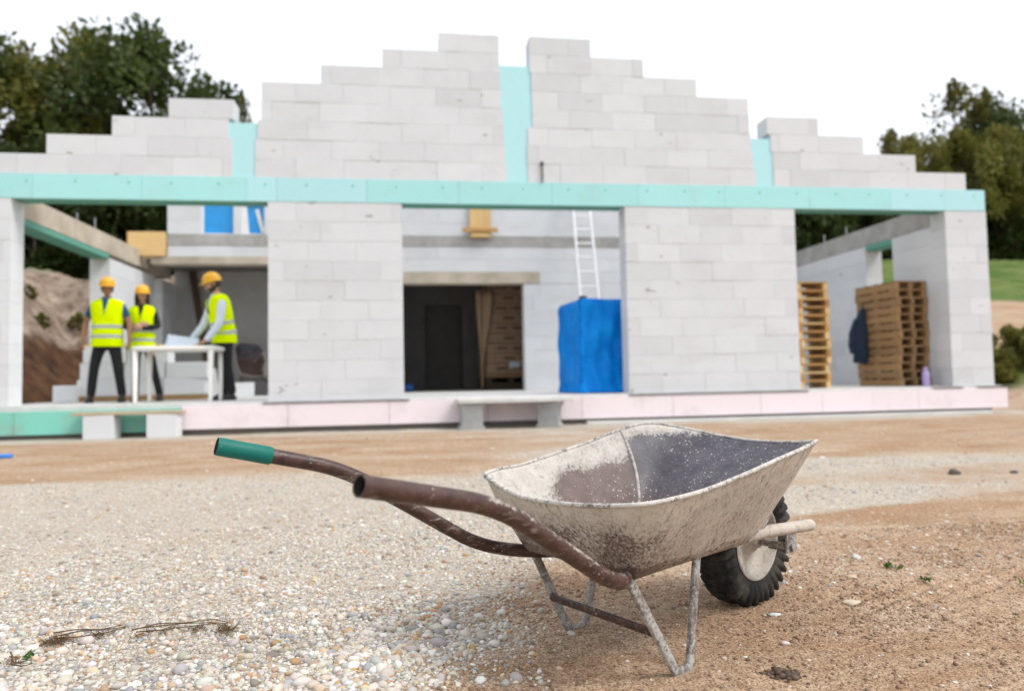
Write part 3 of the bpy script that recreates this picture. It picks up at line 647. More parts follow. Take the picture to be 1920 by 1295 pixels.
# ladder leaning on the porch wall
t = empty('ladder', (2.86, 11.75, SLAB), 0, 'white aluminium ladder leaning on the porch wall behind the blue tarpaulin', 'ladder')
A = Vector((0,0,.0)); Bv = Vector((.14,1.55,3.95)); Wd = Vector((.34,0,0))
for s_ in (0, 1):
    b = MB(); b.bar(A+Wd*s_, Bv+Wd*s_*.94, .062, .03, (1,0,0)); b.build('rail', MT['white_paint'], t, .006)
for k in range(14):
    f = (k+.6)/14; b = MB(); b.tube([A.lerp(Bv,f), (A+Wd).lerp(Bv+Wd*.94,f)], .017, 10); b.build('rung', MT['white_paint'], t)
# steps to the door: slab on two U-shaped blocks
def ublock(x, y, rz, label):
    b = MB(); W = .32; D = .24; Hh = .344
    prof = [(-W/2,0),(W/2,0),(W/2,.045),(W/2-.03,.075),(W/2-.03,Hh-.07),(W/2,Hh-.04),(W/2,Hh),(-W/2,Hh),(-W/2,Hh-.04),(-W/2+.03,Hh-.07),(-W/2+.03,.075),(-W/2,.045)]
    n = len(prof); V = [(p[0],-D/2,p[1]) for p in prof]+[(p[0],D/2,p[1]) for p in prof]
    b.add(V, [tuple(range(n)), tuple(range(2*n-1,n-1,-1))]+[(i,i+n,(i+1)%n+n,(i+1)%n) for i in range(n)])
    o = b.build('concrete_block', MT['block_grey'], None, .006, (x, y, .0)); o.rotation_euler.z = rz; return tag(o, label, 'block', 'grey blocks carrying the doorstep')
ublock(.665, 8.86, .05, 'grey concrete block under the left end of the doorstep slab'); ublock(1.66, 8.90, -.35, 'grey concrete block under the right end of the doorstep slab')
thing_box('step_slab', 'long pale slab laid on two grey blocks as a doorstep', 'step', .49, 1.93, 8.72, 9.19, .346, .402, MT['pale_concrete'], .008, None, .012)
for x, l in ((-3.70,'white block under the left end of the dirty plank step'),(-3.0,'white block under the right end of the dirty plank step')):
    thing_box('white_block', l, 'block', x-.17, x+.17, 8.93, 9.15, .02, .30, MT['aac'], .006, 'white blocks carrying the plank step', random.uniform(-.05,.05))
thing_box('plank_step', 'dirty plank laid on two white blocks before the green plinth', 'plank', -4.0, -2.80, 8.93, 9.17, .302, .34, MT['wood_grey'], .004)
# white blocks stacked behind the workers
def aac_block(x, y, z, label, rz=0, L=.6, H=.25, D=.3):
    b = MB(); b.box(-L/2, L/2, -D/2, D/2, 0, H); o = b.build('building_block', MT['aac'], None, .006, (x, y, z)); o.rotation_euler.z = rz; return tag(o, label, 'block', 'white building blocks stacked behind the workers')
row = ['bottom row', 'middle row', 'top row']; colw = ['left', 'middle', 'right']
for k in range(3):
    for i in range(3):
        if k == 2 and i == 2: continue
        aac_block(-4.80+.62*i+.04*k, 11.72+.03*(i%2), SLAB+.08+k*.2505, f'white building block, {colw[i]} in the {row[k]} behind the workers', random.uniform(-.03,.03))
aac_block(-5.22, 11.55, SLAB, 'single white block on the floor left of the block stack', .1, .3)
thing_box('stack_base', 'low brown timber base under the white blocks behind the workers', 'timber base', -5.08, -3.28, 11.56, 11.88, SLAB, SLAB+.078, MT['wood_brown'], .004)
thing_box('cover_board', 'yellow board lying on top of the white block stack', 'board', -5.02, -3.92, 11.58, 11.88, SLAB+.833, SLAB+.86, MT['ply'], .003)
aac_block(-3.05, 13.15, SLAB, 'grey shaded block on the floor under the right of the table', .3, .35); aac_block(-3.55, 13.2, SLAB, 'grey shaded block on end behind the middle of table', -.1, .3, .5)
# leaning plank and boards
b = MB(); b.bar((-3.93,14.5,SLAB+.02),(-4.5,15.1,3.0),.14,.035,(0,1,0)); tag(b.build('leaning_plank', MT['wood_dark']), 'dark plank leaning in the recess behind the bearded worker', 'plank')
b = MB(); rings = []
for q in range(15):
    f = q/14; zz = SLAB+.02+2.10*f; x0 = 1.345-.085*sstep(f*1.3-.25); x1 = 1.40+.235*sstep(f*1.25-.2)
    rings.append([(x0+(x1-x0)*i/16, 15.02-.05*math.sin(i/16*PI*3)*(.3+.7*f), zz) for i in range(17)] + [(x0+(x1-x0)*i/16, 15.035-.05*math.sin(i/16*PI*3)*(.3+.7*f), zz) for i in range(16,-1,-1)])
b.loft(rings); tag(b.build('folded_cardboard', simple('pale_cardboard', (.42,.30,.19), .8, .12, 6)), 'pale folded cardboard sheet hanging beside the brown brick stack indoors', 'cardboard')
# stack of brown slotted ceiling blocks on a pallet
t = empty('brick_stack', (1.98, 15.55, SLAB), .12, 'tall stack of brown slotted bricks with white tag inside the dark doorway', 'brick stack')
m = MT['wood_grey']
b = MB()
for k in range(9):
    b.box(-.56+.008*k, .60-.012*k, -.4, .45, .35+k*.215, .35+k*.215+.207, 0, random.uniform(.86,1.05))
b.build('brick_layer', simple('brown_fired_brick', (.36,.235,.15), .85, .12, 6, .3), t, .01)
for k in range(9):
    for i in range(2): x = -.33+.36*i+(.16 if k % 2 else 0); b = MB(); b.box(x, x+.24, -.404, -.398, .35+k*.215+.09, .35+k*.215+.125); b.build('slot', MT['pipe_in'], t)
box_obj('paper_tag', -.05, .17, -.409, -.4045, .47, .60, MT['paper'], t)
box_obj('pallet_base', -.56, .56, -.38, .43, .0, .15, MT['wood_dark'], t); box_obj('lower_deck', -.58, .6, -.41, .45, .26, .345, MT['wood_brown'], t)
b = MB()
for x in (-.5, 0., .5): b.box(x-.06, x+.06, -.36, .4, .151, .259)
b.build('bearer', MT['wood_dark'], t)
thing_box('blue_bag', 'small blue bag on the floor of the dark room', 'bag', -.28, -.06, 15.2, 15.4, SLAB, SLAB+.16, MT['blue_plastic'], .05)
# white table
t = empty('garden_table', (-3.19, 10.18, SLAB), .04, 'white plastic table with round legs in front of the workers', 'table')
b = MB(); W, D = .545, .38; ring = []
for i in range(48):
    a = 2*PI*i/48; c, s_ = math.cos(a), math.sin(a); e = .45; ring.append((W*math.copysign(abs(c)**e, c), D*math.copysign(abs(s_)**e, s_)))
b.loft([[(x*.985,y*.98,.685) for x,y in ring],[(x,y,.69) for x,y in ring],[(x,y,.728) for x,y in ring],[(x*.985,y*.98,.738) for x,y in ring]]); b.build('tabletop', MT['plastic_white'], t)
for x in (-.465,.465):
    for y in (-.29,.29):
        b = MB(); b.lathe([(0,.0),(.024,.0),(.026,.02),(.036,.684),(0,.684)], 16, Matrix.Translation((x,y,0))); b.build('leg', MT['plastic_white'], t)
b = MB(); n = 14
P = [[(-.18+.42*i/n, .05+.22*j/8 - .03*math.sin(i*.4), .741+.16*max(0,(j/8-.25))**1.2*(1-.35*i/n)*1.7) for i in range(n+1)] for j in range(9)]
b.add([p for r_ in P for p in r_], [(j*(n+1)+i, j*(n+1)+i+1, (j+1)*(n+1)+i+1, (j+1)*(n+1)+i) for j in range(8) for i in range(n)], 0, 1., True)
pl = b.build('plan_sheet', MT['paper'], None, 0, (-3.25, 10.18, SLAB)); sd = pl.modifiers.new('Solidify', 'SOLIDIFY'); sd.thickness = .002
tag(pl, 'pale blue plan sheet curling up on the white table', 'plan')
# ------------------------------------------------------------------ wheelbarrow
def cat(pts, n=10):
    """Catmull-Rom through pts"""
    pts = [Vector(p) for p in pts]; P = [pts[0]*2-pts[1]] + pts + [pts[-1]*2-pts[-2]]; out = []
    for i in range(1, len(P)-2):
        for k in range(n):
            t = k/n; a, b_, c, d = P[i-1], P[i], P[i+1], P[i+2]
            out.append(.5*((2*b_) + (c-a)*t + (2*a-5*b_+4*c-d)*t*t + (3*b_-a-3*c+d)*t**3))
    return out + [pts[-1]]
def fillet(pts, r=.06, n=6):
    pts = [Vector(p) for p in pts]; out = [pts[0]]
    for a, p, c in zip(pts[:-2], pts[1:-1], pts[2:]):
        u = (a-p); w = (c-p); k = min(r, u.length*.48, w.length*.48); s = p+u.normalized()*k; e = p+w.normalized()*k
        for i in range(n+1): t = i/n; out.append(s*(1-t)**2 + p*2*t*(1-t) + e*t*t)
    return out + [pts[-1]]
def dens(pts, step=.02):
    out = []
    for a, c in zip(pts[:-1], pts[1:]):
        n = max(1, int((c-a).length/step)); out += [a.lerp(c, i/n) for i in range(n)]
    return out + [pts[-1]]
RIMH = [(.030,0,.446),(.026,.10,.451),(.010,.175,.460),(-.035,.235,.472),(-.105,.275,.479),(-.20,.297,.466),(-.32,.305,.445),(-.45,.303,.423),(-.57,.298,.405),(-.67,.292,.397),(-.735,.268,.391),(-.768,.20,.384),(-.775,.10,.376),(-.777,0,.373)]
BOT = [(-.245,0,.236),(-.245,.08,.236),(-.246,.150,.234),(-.250,.174,.231),(-.266,.181,.230),(-.33,.182,.228),(-.40,.182,.226),(-.48,.181,.223),(-.57,.180,.220),(-.640,.178,.217),(-.662,.170,.217),(-.672,.135,.219),(-.675,.06,.221),(-.676,0,.222)]
def closed(h, n=8):
    a = cat(h, n); m = [Vector((p.x,-p.y,p.z)) for p in a[1:-1]][::-1]; return a + m
def make_barrow(loc, rz):
    t = empty('wheelbarrow', loc, rz)
    R = [p + Vector((0, 0, .048*p.y*max(0, min(1, (p.x+.32)/.25)))) for p in closed(RIMH)]; R = [p + Vector((.026, 0, .006))*max(0, min(1, (p.y-.05)/.15))*max(0, min(1, (-.58-p.x)/.1)) for p in R]; B = closed(BOT); n = len(R); rows = []; cem = []
    cen = Vector((-.43, 0, .246))
    for q in (.0, .35, .7, .92): rows.append([cen.lerp(p, q) if q else cen.lerp(p, .02) for p in B])
    for q in np.linspace(0, 1, 22):
        row = []
        for i, (p, r) in enumerate(zip(B, R)):
            x = p.lerp(r, q); d = (r-p); o = Vector((d.x, d.y, 0)).normalized()
            x = x + o*(.006*math.sin(q*PI)) + (o*(-.004) + Vector((0,0,.002)))*(1-q)**20
            dn = float(fbm(np.array(x.x*6), np.array(x.y*6+x.z*5), 3, 2))*.0025*math.sin(min(1, q*1.2)*PI)
            row.append(x + o*dn)
        rows.append(row)
    b = MB(); b.loft(rows, True, False)
    me = b.mesh('tray')
    cm = []; fr = []; cr = []
    for (x, y, z) in [v.co[:] for v in me.vertices]:
        lip = (z-.226)/(.375 + .1*min(1, max(0, (x+.73)/.6)) - .226)
        cl1 = lambda q: max(0, min(1, q))
        wob = .10*float(fbm(np.array(x*9), np.array(y*9+z*7), 3, 5))
        if x > -.19: c = .16 + .62*cl1((lip+wob-.86)/.12); 
        else: c = .20 + .55*cl1((lip+wob-.60)/.25) + .60*cl1((-.40-x+wob)/.16)*cl1((lip-.12)/.35)
        fr.append(cl1((x+.24)/.08)); cr.append(.58 - .20*cl1((-.52-x)/.12)*cl1((.85-lip)/.3) + .12*cl1((lip-.8)/.15) - (.12 if lip < .12 else 0))
        cm.append(c)
    a = me.attributes.new('cement', 'FLOAT', 'POINT'); a.data.foreach_set('value', cm)
    for nm, dd in (('front', fr), ('crust', cr)): a = me.attributes.new(nm, 'FLOAT', 'POINT'); a.data.foreach_set('value', dd)
    o = bpy.data.objects.new('tray', me); COL.objects.link(o); o.parent = t
    o.data.materials.append(MT['tray_out']); o.data.materials.append(MT['tray_in'])
    sd = o.modifiers.new('Solidify', 'SOLIDIFY'); sd.thickness = .003; sd.offset = SGN; sd.material_offset = 1; sd.material_offset_rim = 0
    b = MB(); b.tube([p + Vector((0,0,.001)) for p in R], .0050, 10, closed=True, ref=(0,0,1)); b.build('tray_rim', MT['rim'], o)
    # raised weld seam running down the far side and across the near one
    for sy in (1, -1):
        i = min(range(n), key=lambda k: (R[k].x+.185)**2 + (R[k].y-sy*.3)**2)
        L = []
        for k in range(22):
            q = i - sy*11*(21-k)/21; i0 = math.floor(q); L.append(rows[4+k][i0 % n].lerp(rows[4+k][(i0+1) % n], q-i0) - Vector((0, sy*.0025, -.002)))
        b = MB(); b.tube(L, .0052, 8); b.build('weld_seam', MT['rim'], o)
    # frame tubes
    near = fillet([(-1.343,-.311,.497),(-1.09,-.281,.436),(-.815,-.245,.264),(-.740,-.215,.236),(-.64,-.135,.217),(-.54,-.112,.214),(-.32,-.112,.218),(-.17,-.150,.238),(.115,-.130,.214)], .075)
    far = fillet([(-1.343,.311,.511),(-1.09,.279,.446),(-.76,.238,.236),(-.64,.205,.206),(-.54,.120,.208),(-.32,.112,.215),(-.17,.150,.230),(.125,.128,.210)], .075)
    for P, side in ((near, -1), (far, 1)):
        P = dens(P, .02); b = MB(); k = len(P); rr = .0158; d0 = (P[1]-P[0]).normalized()
        b.tube(P, rr, 18, caps=False, ref=(0,1,0)); b.tube(P[:4], rr-.0022, 18, caps=False, mi=1, ref=(0,1,0))
        i0 = len(b.v)-4*18   # annular end face of the open pipe
        b.add(b.v[0:18]+b.v[i0:i0+18], [(j, 18+j, 18+(j+1) % 18, (j+1) % 18) for j in range(18)])
        b.add([P[3]+Vector((0,0,0))+ (v-P[3])*1. for v in [Vector(q) for q in b.v[i0+54:i0+72]]], [tuple(range(18))], 1)
        me = b.mesh('frame_tube'); cv = [ (-.1 if v.co.x < -1.16 else .14) + .26*max(0, min(1, (v.co.x+1.16)/.04))*(.6+.8*(v.normal.z > .35)) + .60*max(0, min(1, (v.co.x+.40)/.15)) for v in me.vertices]
        a = me.attributes.new('cement', 'FLOAT', 'POINT'); a.data.foreach_set('value', [c - (.18 if side > 0 else 0) for c in cv])
        f = bpy.data.objects.new('frame_tube', me); COL.objects.link(f); f.parent = t; me.materials.append(MT['tube_brown']); me.materials.append(MT['pipe_in'])
        if side > 0:
            b = MB(); G = [P[0]-d0*.004, P[0]+d0*.004, P[0]+d0*.05, P[0]+d0*.104, P[0]+d0*.107]
            b.tube(G, [.0176,.0186,.0184,.0188,.0172], 20, caps=False, ref=(0,1,0)); b.tube([P[0]-d0*.004, P[0]+d0*.012], [.0176,.0150], 20, caps=False, ref=(0,1,0), mi=1)
            b.add([Vector(q) for q in b.v[-20:]], [tuple(range(20))], 1); b.build('hand_grip', [MT['grip'], MT['pipe_in']], f)
    # U-shaped legs: bent bars
    for sy, top in ((-1, .222), (1, .212)):
        v1 = -.192 if sy < 0 else .150; v0 = sy*(.196 if sy < 0 else .19)
        L = dens(fillet([((-.695 if sy < 0 else -.625),v0,top),(-.556 if sy < 0 else -.545,v1,.007),(-.512 if sy < 0 else -.492,v1,.007),(-.440 if sy < 0 else -.415,v0*.84,top+.006)], .012), .012)
        b = MB(); b.tube(L, .01, 12, sq=(.012,.020), ref=(0,1,0)); b.build('leg', MT['leg'], t)
    b = MB(); b.bar((-.588,.168,.094),(-.622,-.192,.106), .011, .017); b.build('cross_bar', MT['tube_brown'], t, .003)
    for x in (-.60, -.26):
        b = MB(); b.bar((x,.15,.220),(x,-.15,.220), .028, .006); b.build('tray_strap', MT['leg'], t, .002)
    # wheel
    w = empty('wheel', (-.005, .0, .174)); w.parent = t; w.rotation_euler = (PI/2, 0, .05)
    NL = 34; n = NL*8; ro = .174; hw = .044
    prof = [(.102,-.030),(.108,-.038),(.122,-.0435),(.138,-.0455),(.150,-.0455),(.160,-.042),(.1655,-.034),(.1665,-.020),(.167,-.004),(.167,.004),(.1665,.020),(.1655,.034),(.160,.042),(.150,.0455),(.138,.0455),(.122,.0435),(.108,.038),(.102,.030)]
    def lug(i, j, r, z):
        if 2 < i < 15:
            ph = ((j/8.0) + (0.0 if z < 0 else .5) + abs(z)*9.) % 1.; k = 1. if .12 < ph < .56 else (.0 if ph > .66 or ph < .02 else .5)
            d = {3:.3,4:.7,5:1,6:1,7:1,8:.75,9:.75,10:1,11:1,12:1,13:.7,14:.3}[i]; q = .013*k*d
            if r > .155: r += q
            if 2 < i < 7 or 10 < i < 15: z += math.copysign(.0065*k, z)
        return r, z
    b = MB(); b.lathe(prof, n, None, 0, lug); b.build('tyre', MT['tyre'], w)
    b = MB()
    for s_ in (1, -1):
        b.lathe([(.108,.040*s_),(.104,.043*s_),(.100,.040*s_),(.097,.030*s_),(.090,.020*s_),(.060,.012*s_),(.034,.016*s_),(.030,.030*s_),(.018,.034*s_),(.018,.046*s_),(0,.046*s_)], 48)
    b.lathe([(.098,-.03),(.098,.03)], 48); b.build('wheel_disc', MT['wheel_rim'], w)
    b = MB(); b.lathe([(0,.043),(.004,.043),(.004,.060),(.006,.064),(0,.066)], 10, Matrix.Translation((.075,-.03,-.012))); b.build('valve', MT['tyre'], w)
    b = MB(); b.tube([(-.005,-.150,.174),(-.005,.150,.174)], .0095, 12); b.build('axle', MT['leg'], t)
    for sy in (-1, 1):
        b = MB(); b.box(-.028,.020,sy*.140-.003,sy*.140+.003,.160,.222); b.build('axle_bracket', MT['leg'], t, .002)
        b = MB(); b.bar((-.17,sy*.150,.235),(-.10,sy*.165,.335), .024,.006,(0,1,0)); b.build('tray_brace', MT['leg'], t, .002)
    return t
SGN = -1
BO = (.9147, 1.9294, -.004)
barrow = make_barrow(BO, .5397)
tag(barrow, 'old mortar-crusted wheelbarrow with one teal grip standing on the gravel', 'wheelbarrow')
b2 = copy_tree(barrow); b2.location = (-3.50, 14.95, SLAB+.72); b2.rotation_euler = (0, math.radians(-50), math.radians(122))
b2['label'] = 'dirty wheelbarrow tipped up against the shaded wall behind the bearded worker'

# ------------------------------------------------------------------ people
class Sk:
    def __init__(s): s.v = []; s.e = []; s.r = []
    def a(s, p, r, par=None):
        s.v.append(tuple(p)); s.r.append(r if isinstance(r, tuple) else (r, r))
        if par is not None: s.e.append((par, len(s.v)-1))
        return len(s.v)-1
def skin(sk, name, sub=1):
    me = bpy.data.meshes.new(name); me.from_pydata(sk.v, sk.e, []); o = bpy.data.objects.new(name, me); COL.objects.link(o)
    m = o.modifiers.new('Skin', 'SKIN'); m.use_smooth_shade = True; d = me.skin_vertices[0].data
    for i, r in enumerate(sk.r): d[i].radius = r; d[i].use_root = (i == 0)
    if sub: q = o.modifiers.new('Sub', 'SUBSURF'); q.levels = q.render_levels = sub
    dg = bpy.context.evaluated_depsgraph_get(); ev = bpy.data.meshes.new_from_object(o.evaluated_get(dg)); bpy.data.objects.remove(o); return ev
def from_mesh(name, me, m, parent): 
    o = bpy.data.objects.new(name, me); COL.objects.link(o); me.materials.clear(); me.materials.append(m)
    me.polygons.foreach_set('use_smooth', np.ones(len(me.polygons), bool)); o.parent = parent; return o
def fuse(name, meshes, m, parent, vox=.007):
    V = []; F = []
    for me in meshes:
        o = len(V); V += [v.co[:] for v in me.vertices]; F += [[i+o for i in p.vertices] for p in me.polygons]
    me = bpy.data.meshes.new(name); me.from_pydata(V, [], F); o = bpy.data.objects.new(name, me); COL.objects.link(o)
    r = o.modifiers.new('Remesh', 'REMESH'); r.mode = 'VOXEL'; r.voxel_size = vox; r.use_smooth_shade = True
    s = o.modifiers.new('Smooth', 'SMOOTH'); s.iterations = 2; s.factor = .4
    dg = bpy.context.evaluated_depsgraph_get(); ev = bpy.data.meshes.new_from_object(o.evaluated_get(dg)); bpy.data.objects.remove(o)
    return from_mesh(name, ev, m, parent)
def ball(c, r, M=None, n=16, shape=None):
    b = MB(); rings = []
    for i in range(1, n):
        f = PI*i/n; rings.append([(r[0]*math.sin(f)*math.cos(a), r[1]*math.sin(f)*math.sin(a), r[2]*math.cos(f)) for a in [2*PI*j/(2*n) for j in range(2*n)]])
    if shape: rings = [[shape(p) for p in R] for R in rings]
    T = Matrix.Translation(c) @ (M or Matrix()); b.loft([[T @ Vector(p) for p in R] for R in rings][::-1]); return b.mesh('ball')
def hand(sk, w, wp, d, nrm, side, curl=.5):
    wp = Vector(wp); d = Vector(d).normalized(); nrm = Vector(nrm); nrm = (nrm - d*nrm.dot(d)).normalized(); s = d.cross(nrm)*side
    for i, L in enumerate((.068,.078,.072,.056)):
        o = s*(.030-.020*i); k = sk.a(wp + d*.045 + o*.7, .0125, w); k = sk.a(wp + d*(.088-.006*abs(i-1)) + o, .0100, k)
        dd = (d + nrm*curl*.6).normalized(); p1 = Vector(sk.v[k]) + dd*L*.5; k1 = sk.a(p1, .0085, k)
        dd = (d + nrm*curl*1.9).normalized(); sk.a(p1 + dd*L*.5, .0070, k1)
    k = sk.a(wp + d*.03 + s*.030 + nrm*.008, .0125, w); p = wp + d*.062 + s*.052 + nrm*.016; k = sk.a(p, .0098, k); sk.a(p + (d + s*.3 + nrm*.3).normalized()*.032, .0082, k)
def person(loc, rz, label, h, skin_m, sleeve_m, sleeve_len, arms, lean=0, legs=None, head_rot=(0,0), hair=None, female=False, collar_m=None, tie=False):
    t = empty('person', loc, rz, label, 'person'); t.scale = (h/1.78,)*3; Lm = Matrix.Translation((0,0,.93)) @ Matrix.Rotation(lean, 4, 'X') @ Matrix.Translation((0,0,-.93))
    T = lambda p: Lm @ Vector(p); wS = .88 if female else 1.
    legs = legs or [((-.10,0,.92),(-.13,-.015,.50),(-.15,.02,.09)), ((.10,0,.92),(.13,-.015,.50),(.15,.02,.09))]
    sk = Sk(); pel = sk.a((0,0,.97), (.125*wS,.095)); sp = sk.a(T((0,0,1.12)), (.115*wS,.088), pel); ch = sk.a(T((0,0,1.30)), (.135*wS,.095), sp); st = sk.a(T((0,.005,1.42)), (.085,.07), ch)
    nb = sk.a(T((0,.008,1.49)), .058, st); sk.a(T((0,-.012,1.57)), .053, nb)
    hands = []
    for s, A in zip((-1, 1), arms):
        sh = sk.a(T((s*.165*wS,.005,1.415)), .058*wS, st); e = sk.a(A[0], .043*wS, sh); f = Vector(A[0]).lerp(Vector(A[1]), .4); e = sk.a(f, .041*wS, e); w = sk.a(A[1], .027, e)
        hand(sk, w, A[1], A[2], A[3], A[4], A[5] if len(A) > 5 else .5)
    for L in legs: k = sk.a(L[0], .085*wS, pel); k = sk.a(L[1], .058*wS, k); k = sk.a(L[2], .040, k); sk.a((L[2][0], L[2][1]-.10, .035), .03, k)
    HM = Lm @ Matrix.Translation((0,-.022,1.655)) @ Matrix.Rotation(head_rot[1], 4, 'Z') @ Matrix.Rotation(head_rot[0], 4, 'X')
    def hs(p):
        x, y, z = p; k = max(0, -z/.115); x *= 1-.26*k; y = y*(1-.10*k) - (.016*k if y < 0 else -.010*k)
        if y < -.05 and -.02 < z < .02: y += .006
        return (x, y, z)
    parts = [skin(sk, 'b'), ball((0,0,0), (.076,.097,.118), HM, 16, hs)]
    parts += [ball((0,0,0), (.013,.018,.026), HM @ Matrix.Translation((0,-.098,-.018)), 6), ball((0,0,0), (.028,.012,.009), HM @ Matrix.Translation((0,-.089,-.062)), 6), ball((0,0,0), (.055,.014,.010), HM @ Matrix.Translation((0,-.087,.022)), 6)]
    parts += [ball((0,0,0), (.010,.020,.032), HM @ Matrix.Translation((s*.076,.012,-.008)), 6) for s in (-1,1)]
    body = fuse('body', parts, skin_m, t)
    for s in (-1, 1): from_mesh('eye', ball((0,0,0), (.0125,.008,.007), HM @ Matrix.Translation((s*.031,-.088,.006)), 6), MT['eye'], t)
    # trousers, shoes
    sk = Sk(); p = sk.a((0,0,.99), (.150*wS,.115)); q = sk.a((0,0,.90), (.145*wS,.115), p)
    for L in legs: k = sk.a(Vector(L[0])+Vector((0,0,-.10)), .092*wS, q); k = sk.a(L[1], .070*wS, k); k = sk.a(Vector(L[1]).lerp(Vector(L[2]), .5), .066*wS, k); sk.a((L[2][0], L[2][1], .06), .060*wS, k)
    from_mesh('trousers', skin(sk, 'tr', 2), MT['black_cloth'], t)
    for i, L in enumerate(legs):
        x, y = L[2][0], L[2][1]; a = (.22 if i else -.22); b = MB(); rings = []
        for z, g in ((0,1.),(.02,1.03),(.05,.95),(.085,.72),(.12,.55)):
            rings.append([(x + (.048*g)*math.cos(u), y - .045*(1-z*4) + (.125 if math.sin(u) < 0 else .095)*g*math.sin(u)*(1 if z < .06 else .62), z) for u in [2*PI*j/20 for j in range(20)]])
        b.loft(rings); sh = b.build('shoe', MT['leather'], t)
    # shirt: torso with sleeves
    sk = Sk(); p = sk.a((0,0,.99), (.142*wS,.110)); c = sk.a(T((0,0,1.14)), (.135*wS,.104), p); c = sk.a(T((0,0,1.30)), (.152*wS,.108), c); st = sk.a(T((0,.005,1.425)), (.10,.078), c); sk.a(T((0,.006,1.505)), .064, st)
    for s, A in zip((-1, 1), arms):
        S_ = T((s*.165*wS,.005,1.415)); k = sk.a(S_, .070*wS, st); E = Vector(A[0])
        if sleeve_len < 1: sk.a(S_.lerp(E, .82), .062, k)
        else:
            k = sk.a(E, .056*wS, k); k = sk.a(E.lerp(Vector(A[1]), .5), .050*wS, k); sk.a(E.lerp(Vector(A[1]), .96), .038, k)
    from_mesh('shirt', skin(sk, 'sh', 2), sleeve_m, t)
    # waistcoat with two reflective bands
    V = [(.80,.205,.150),(.84,.206,.152),(.95,.198,.148),(1.08,.192,.145),(1.20,.200,.146),(1.32,.212,.146),(1.40,.222,.132),(1.445,.208,.112),(1.475,.150,.092),(1.495,.090,.078)]
    def ring(z, w, d, o=0., n=40):
        R = []
        for j in range(n):
            a = 2*PI*j/n; c, s_ = math.cos(a), math.sin(a); e = .78; wr = 1 + .018*math.sin(5*a+z*17) + .020*math.sin(9*a+z*31) + .012*math.sin(3*a-z*52)
            x = (w*wS+o)*wr*math.copysign(abs(c)**e, c); y = (d+o)*wr*math.copysign(abs(s_)**e, s_)
            R.append(T((x, y, z)) if z > .93 else Vector((x, y, z)))
        return R
    b = MB(); b.loft([ring(*v) for v in V], False, True); vest = b.build('safety_vest', MT['hivis'], t)
    def wd(z): return (float(np.interp(z, [v[0] for v in V], [v[1] for v in V])), float(np.interp(z, [v[0] for v in V], [v[2] for v in V])))
    for z in (.945, 1.085):
        b = MB(); b.loft([ring(z+k, *wd(z+k), .0045) for k in (-.024, 0, .024)], False, False); b.build('reflective_band', MT['reflect'], vest)
    cm = collar_m or sleeve_m; b = MB()   # the opening at the neck
    yv = lambda z: -wd(z)[1]-.012
    w0 = .055 if not female else .05
    b.loft([[T((x*w0, yv(z)+dy+ (.03*(abs(x)**2)), z)) for x in (-1,-.5,0,.5,1)] + [T((x*w0, yv(z)+.05, z)) for x in (1,-1)] for z, w0, dy in ((1.25,.004,0),(1.33,.030,0),(1.42,.058,.0),(1.475,.075,.0),(1.505,.07,.006))], True, True, 0, False)
    b.build('shirt_front', cm, t)
    if tie: b = MB(); b.loft([[T((x*w, yv(z)-.006, z)) for x in (-1,1)] + [T((x*w, yv(z)+.01, z)) for x in (1,-1)] for z, w in ((1.24,.006),(1.28,.020),(1.44,.016),(1.47,.020),(1.50,.016))]); b.build('tie', MT['denim'], t)
    # helmet
    b = MB(); HT = HM @ Matrix.Translation((0,.004,.040)); rings = []
    for z, g in ((-.012,1.02),(.0,1.0),(.02,.99),(.045,.95),(.07,.85),(.09,.69),(.103,.48),(.110,.22)):
        rings.append([HT @ Vector((.104*g*math.cos(a)*(1-.05*(abs(math.cos(a)) < .12 and z > .03)), .126*g*math.sin(a), z)) for a in [2*PI*j/40 for j in range(40)]])
    b.loft(rings, False, True); hel = b.build('hard_hat', MT['helmet'], t)
    b = MB(); b.loft([[HT @ Vector((f*.106*math.cos(a), f*.128*math.sin(a) - (e*max(0,-math.sin(a))), z)) for a in [2*PI*j/40 for j in range(40)]] for f, e, z in ((1.0,0,-.004),(1.07,.05,-.016),(1.08,.052,-.021),(1.0,0,-.013))], False, False); b.build('brim', MT['helmet'], hel)
    b = MB(); b.tube([HT @ Vector((0, -.118*math.cos(a), .004+.112*math.sin(a))) for a in np.linspace(.2, PI-.2, 14)], .010, 8); b.build('ridge', MT['helmet'], hel)
    # hair
    if hair == 'long':
        b = MB(); rings = []
        for z, w, d, o in ((.05,.086,.10,.02),(.0,.092,.105,.024),(-.06,.094,.095,.032),(-.12,.092,.075,.045),(-.18,.088,.058,.055),(-.24,.070,.042,.058),(-.27,.04,.025,.055)):
            rings.append([HM @ Vector((w*math.cos(a)*(1+.05*math.sin(7*a)), o + d*math.sin(a)*(.62 if math.sin(a) < 0 else 1), z)) for a in [2*PI*j/32 for j in range(32)]])
        b.loft(rings); b.build('hair', MT['hair_dark'], t)
        for s in (-1,1): b = MB(); b.tube([HM @ Vector(p) for p in ((s*.078,-.035,.03),(s*.084,-.04,-.05),(s*.080,-.045,-.13),(s*.075,-.055,-.21),(s*.07,-.06,-.26))], [.020,.024,.026,.022,.008], 10); b.build('hair_strand', MT['hair_dark'], t)
    else:
        b = MB(); b.loft([[HM @ Vector((.081*math.cos(a)*g, .012 + .098*g*max(-.35, math.sin(a)), z)) for a in [2*PI*j/28 for j in range(28)]] for z, g in ((.05,1.),(.0,1.0),(-.04,.97),(-.07,.86))]); b.build('hair', MT['hair_dark'], t)
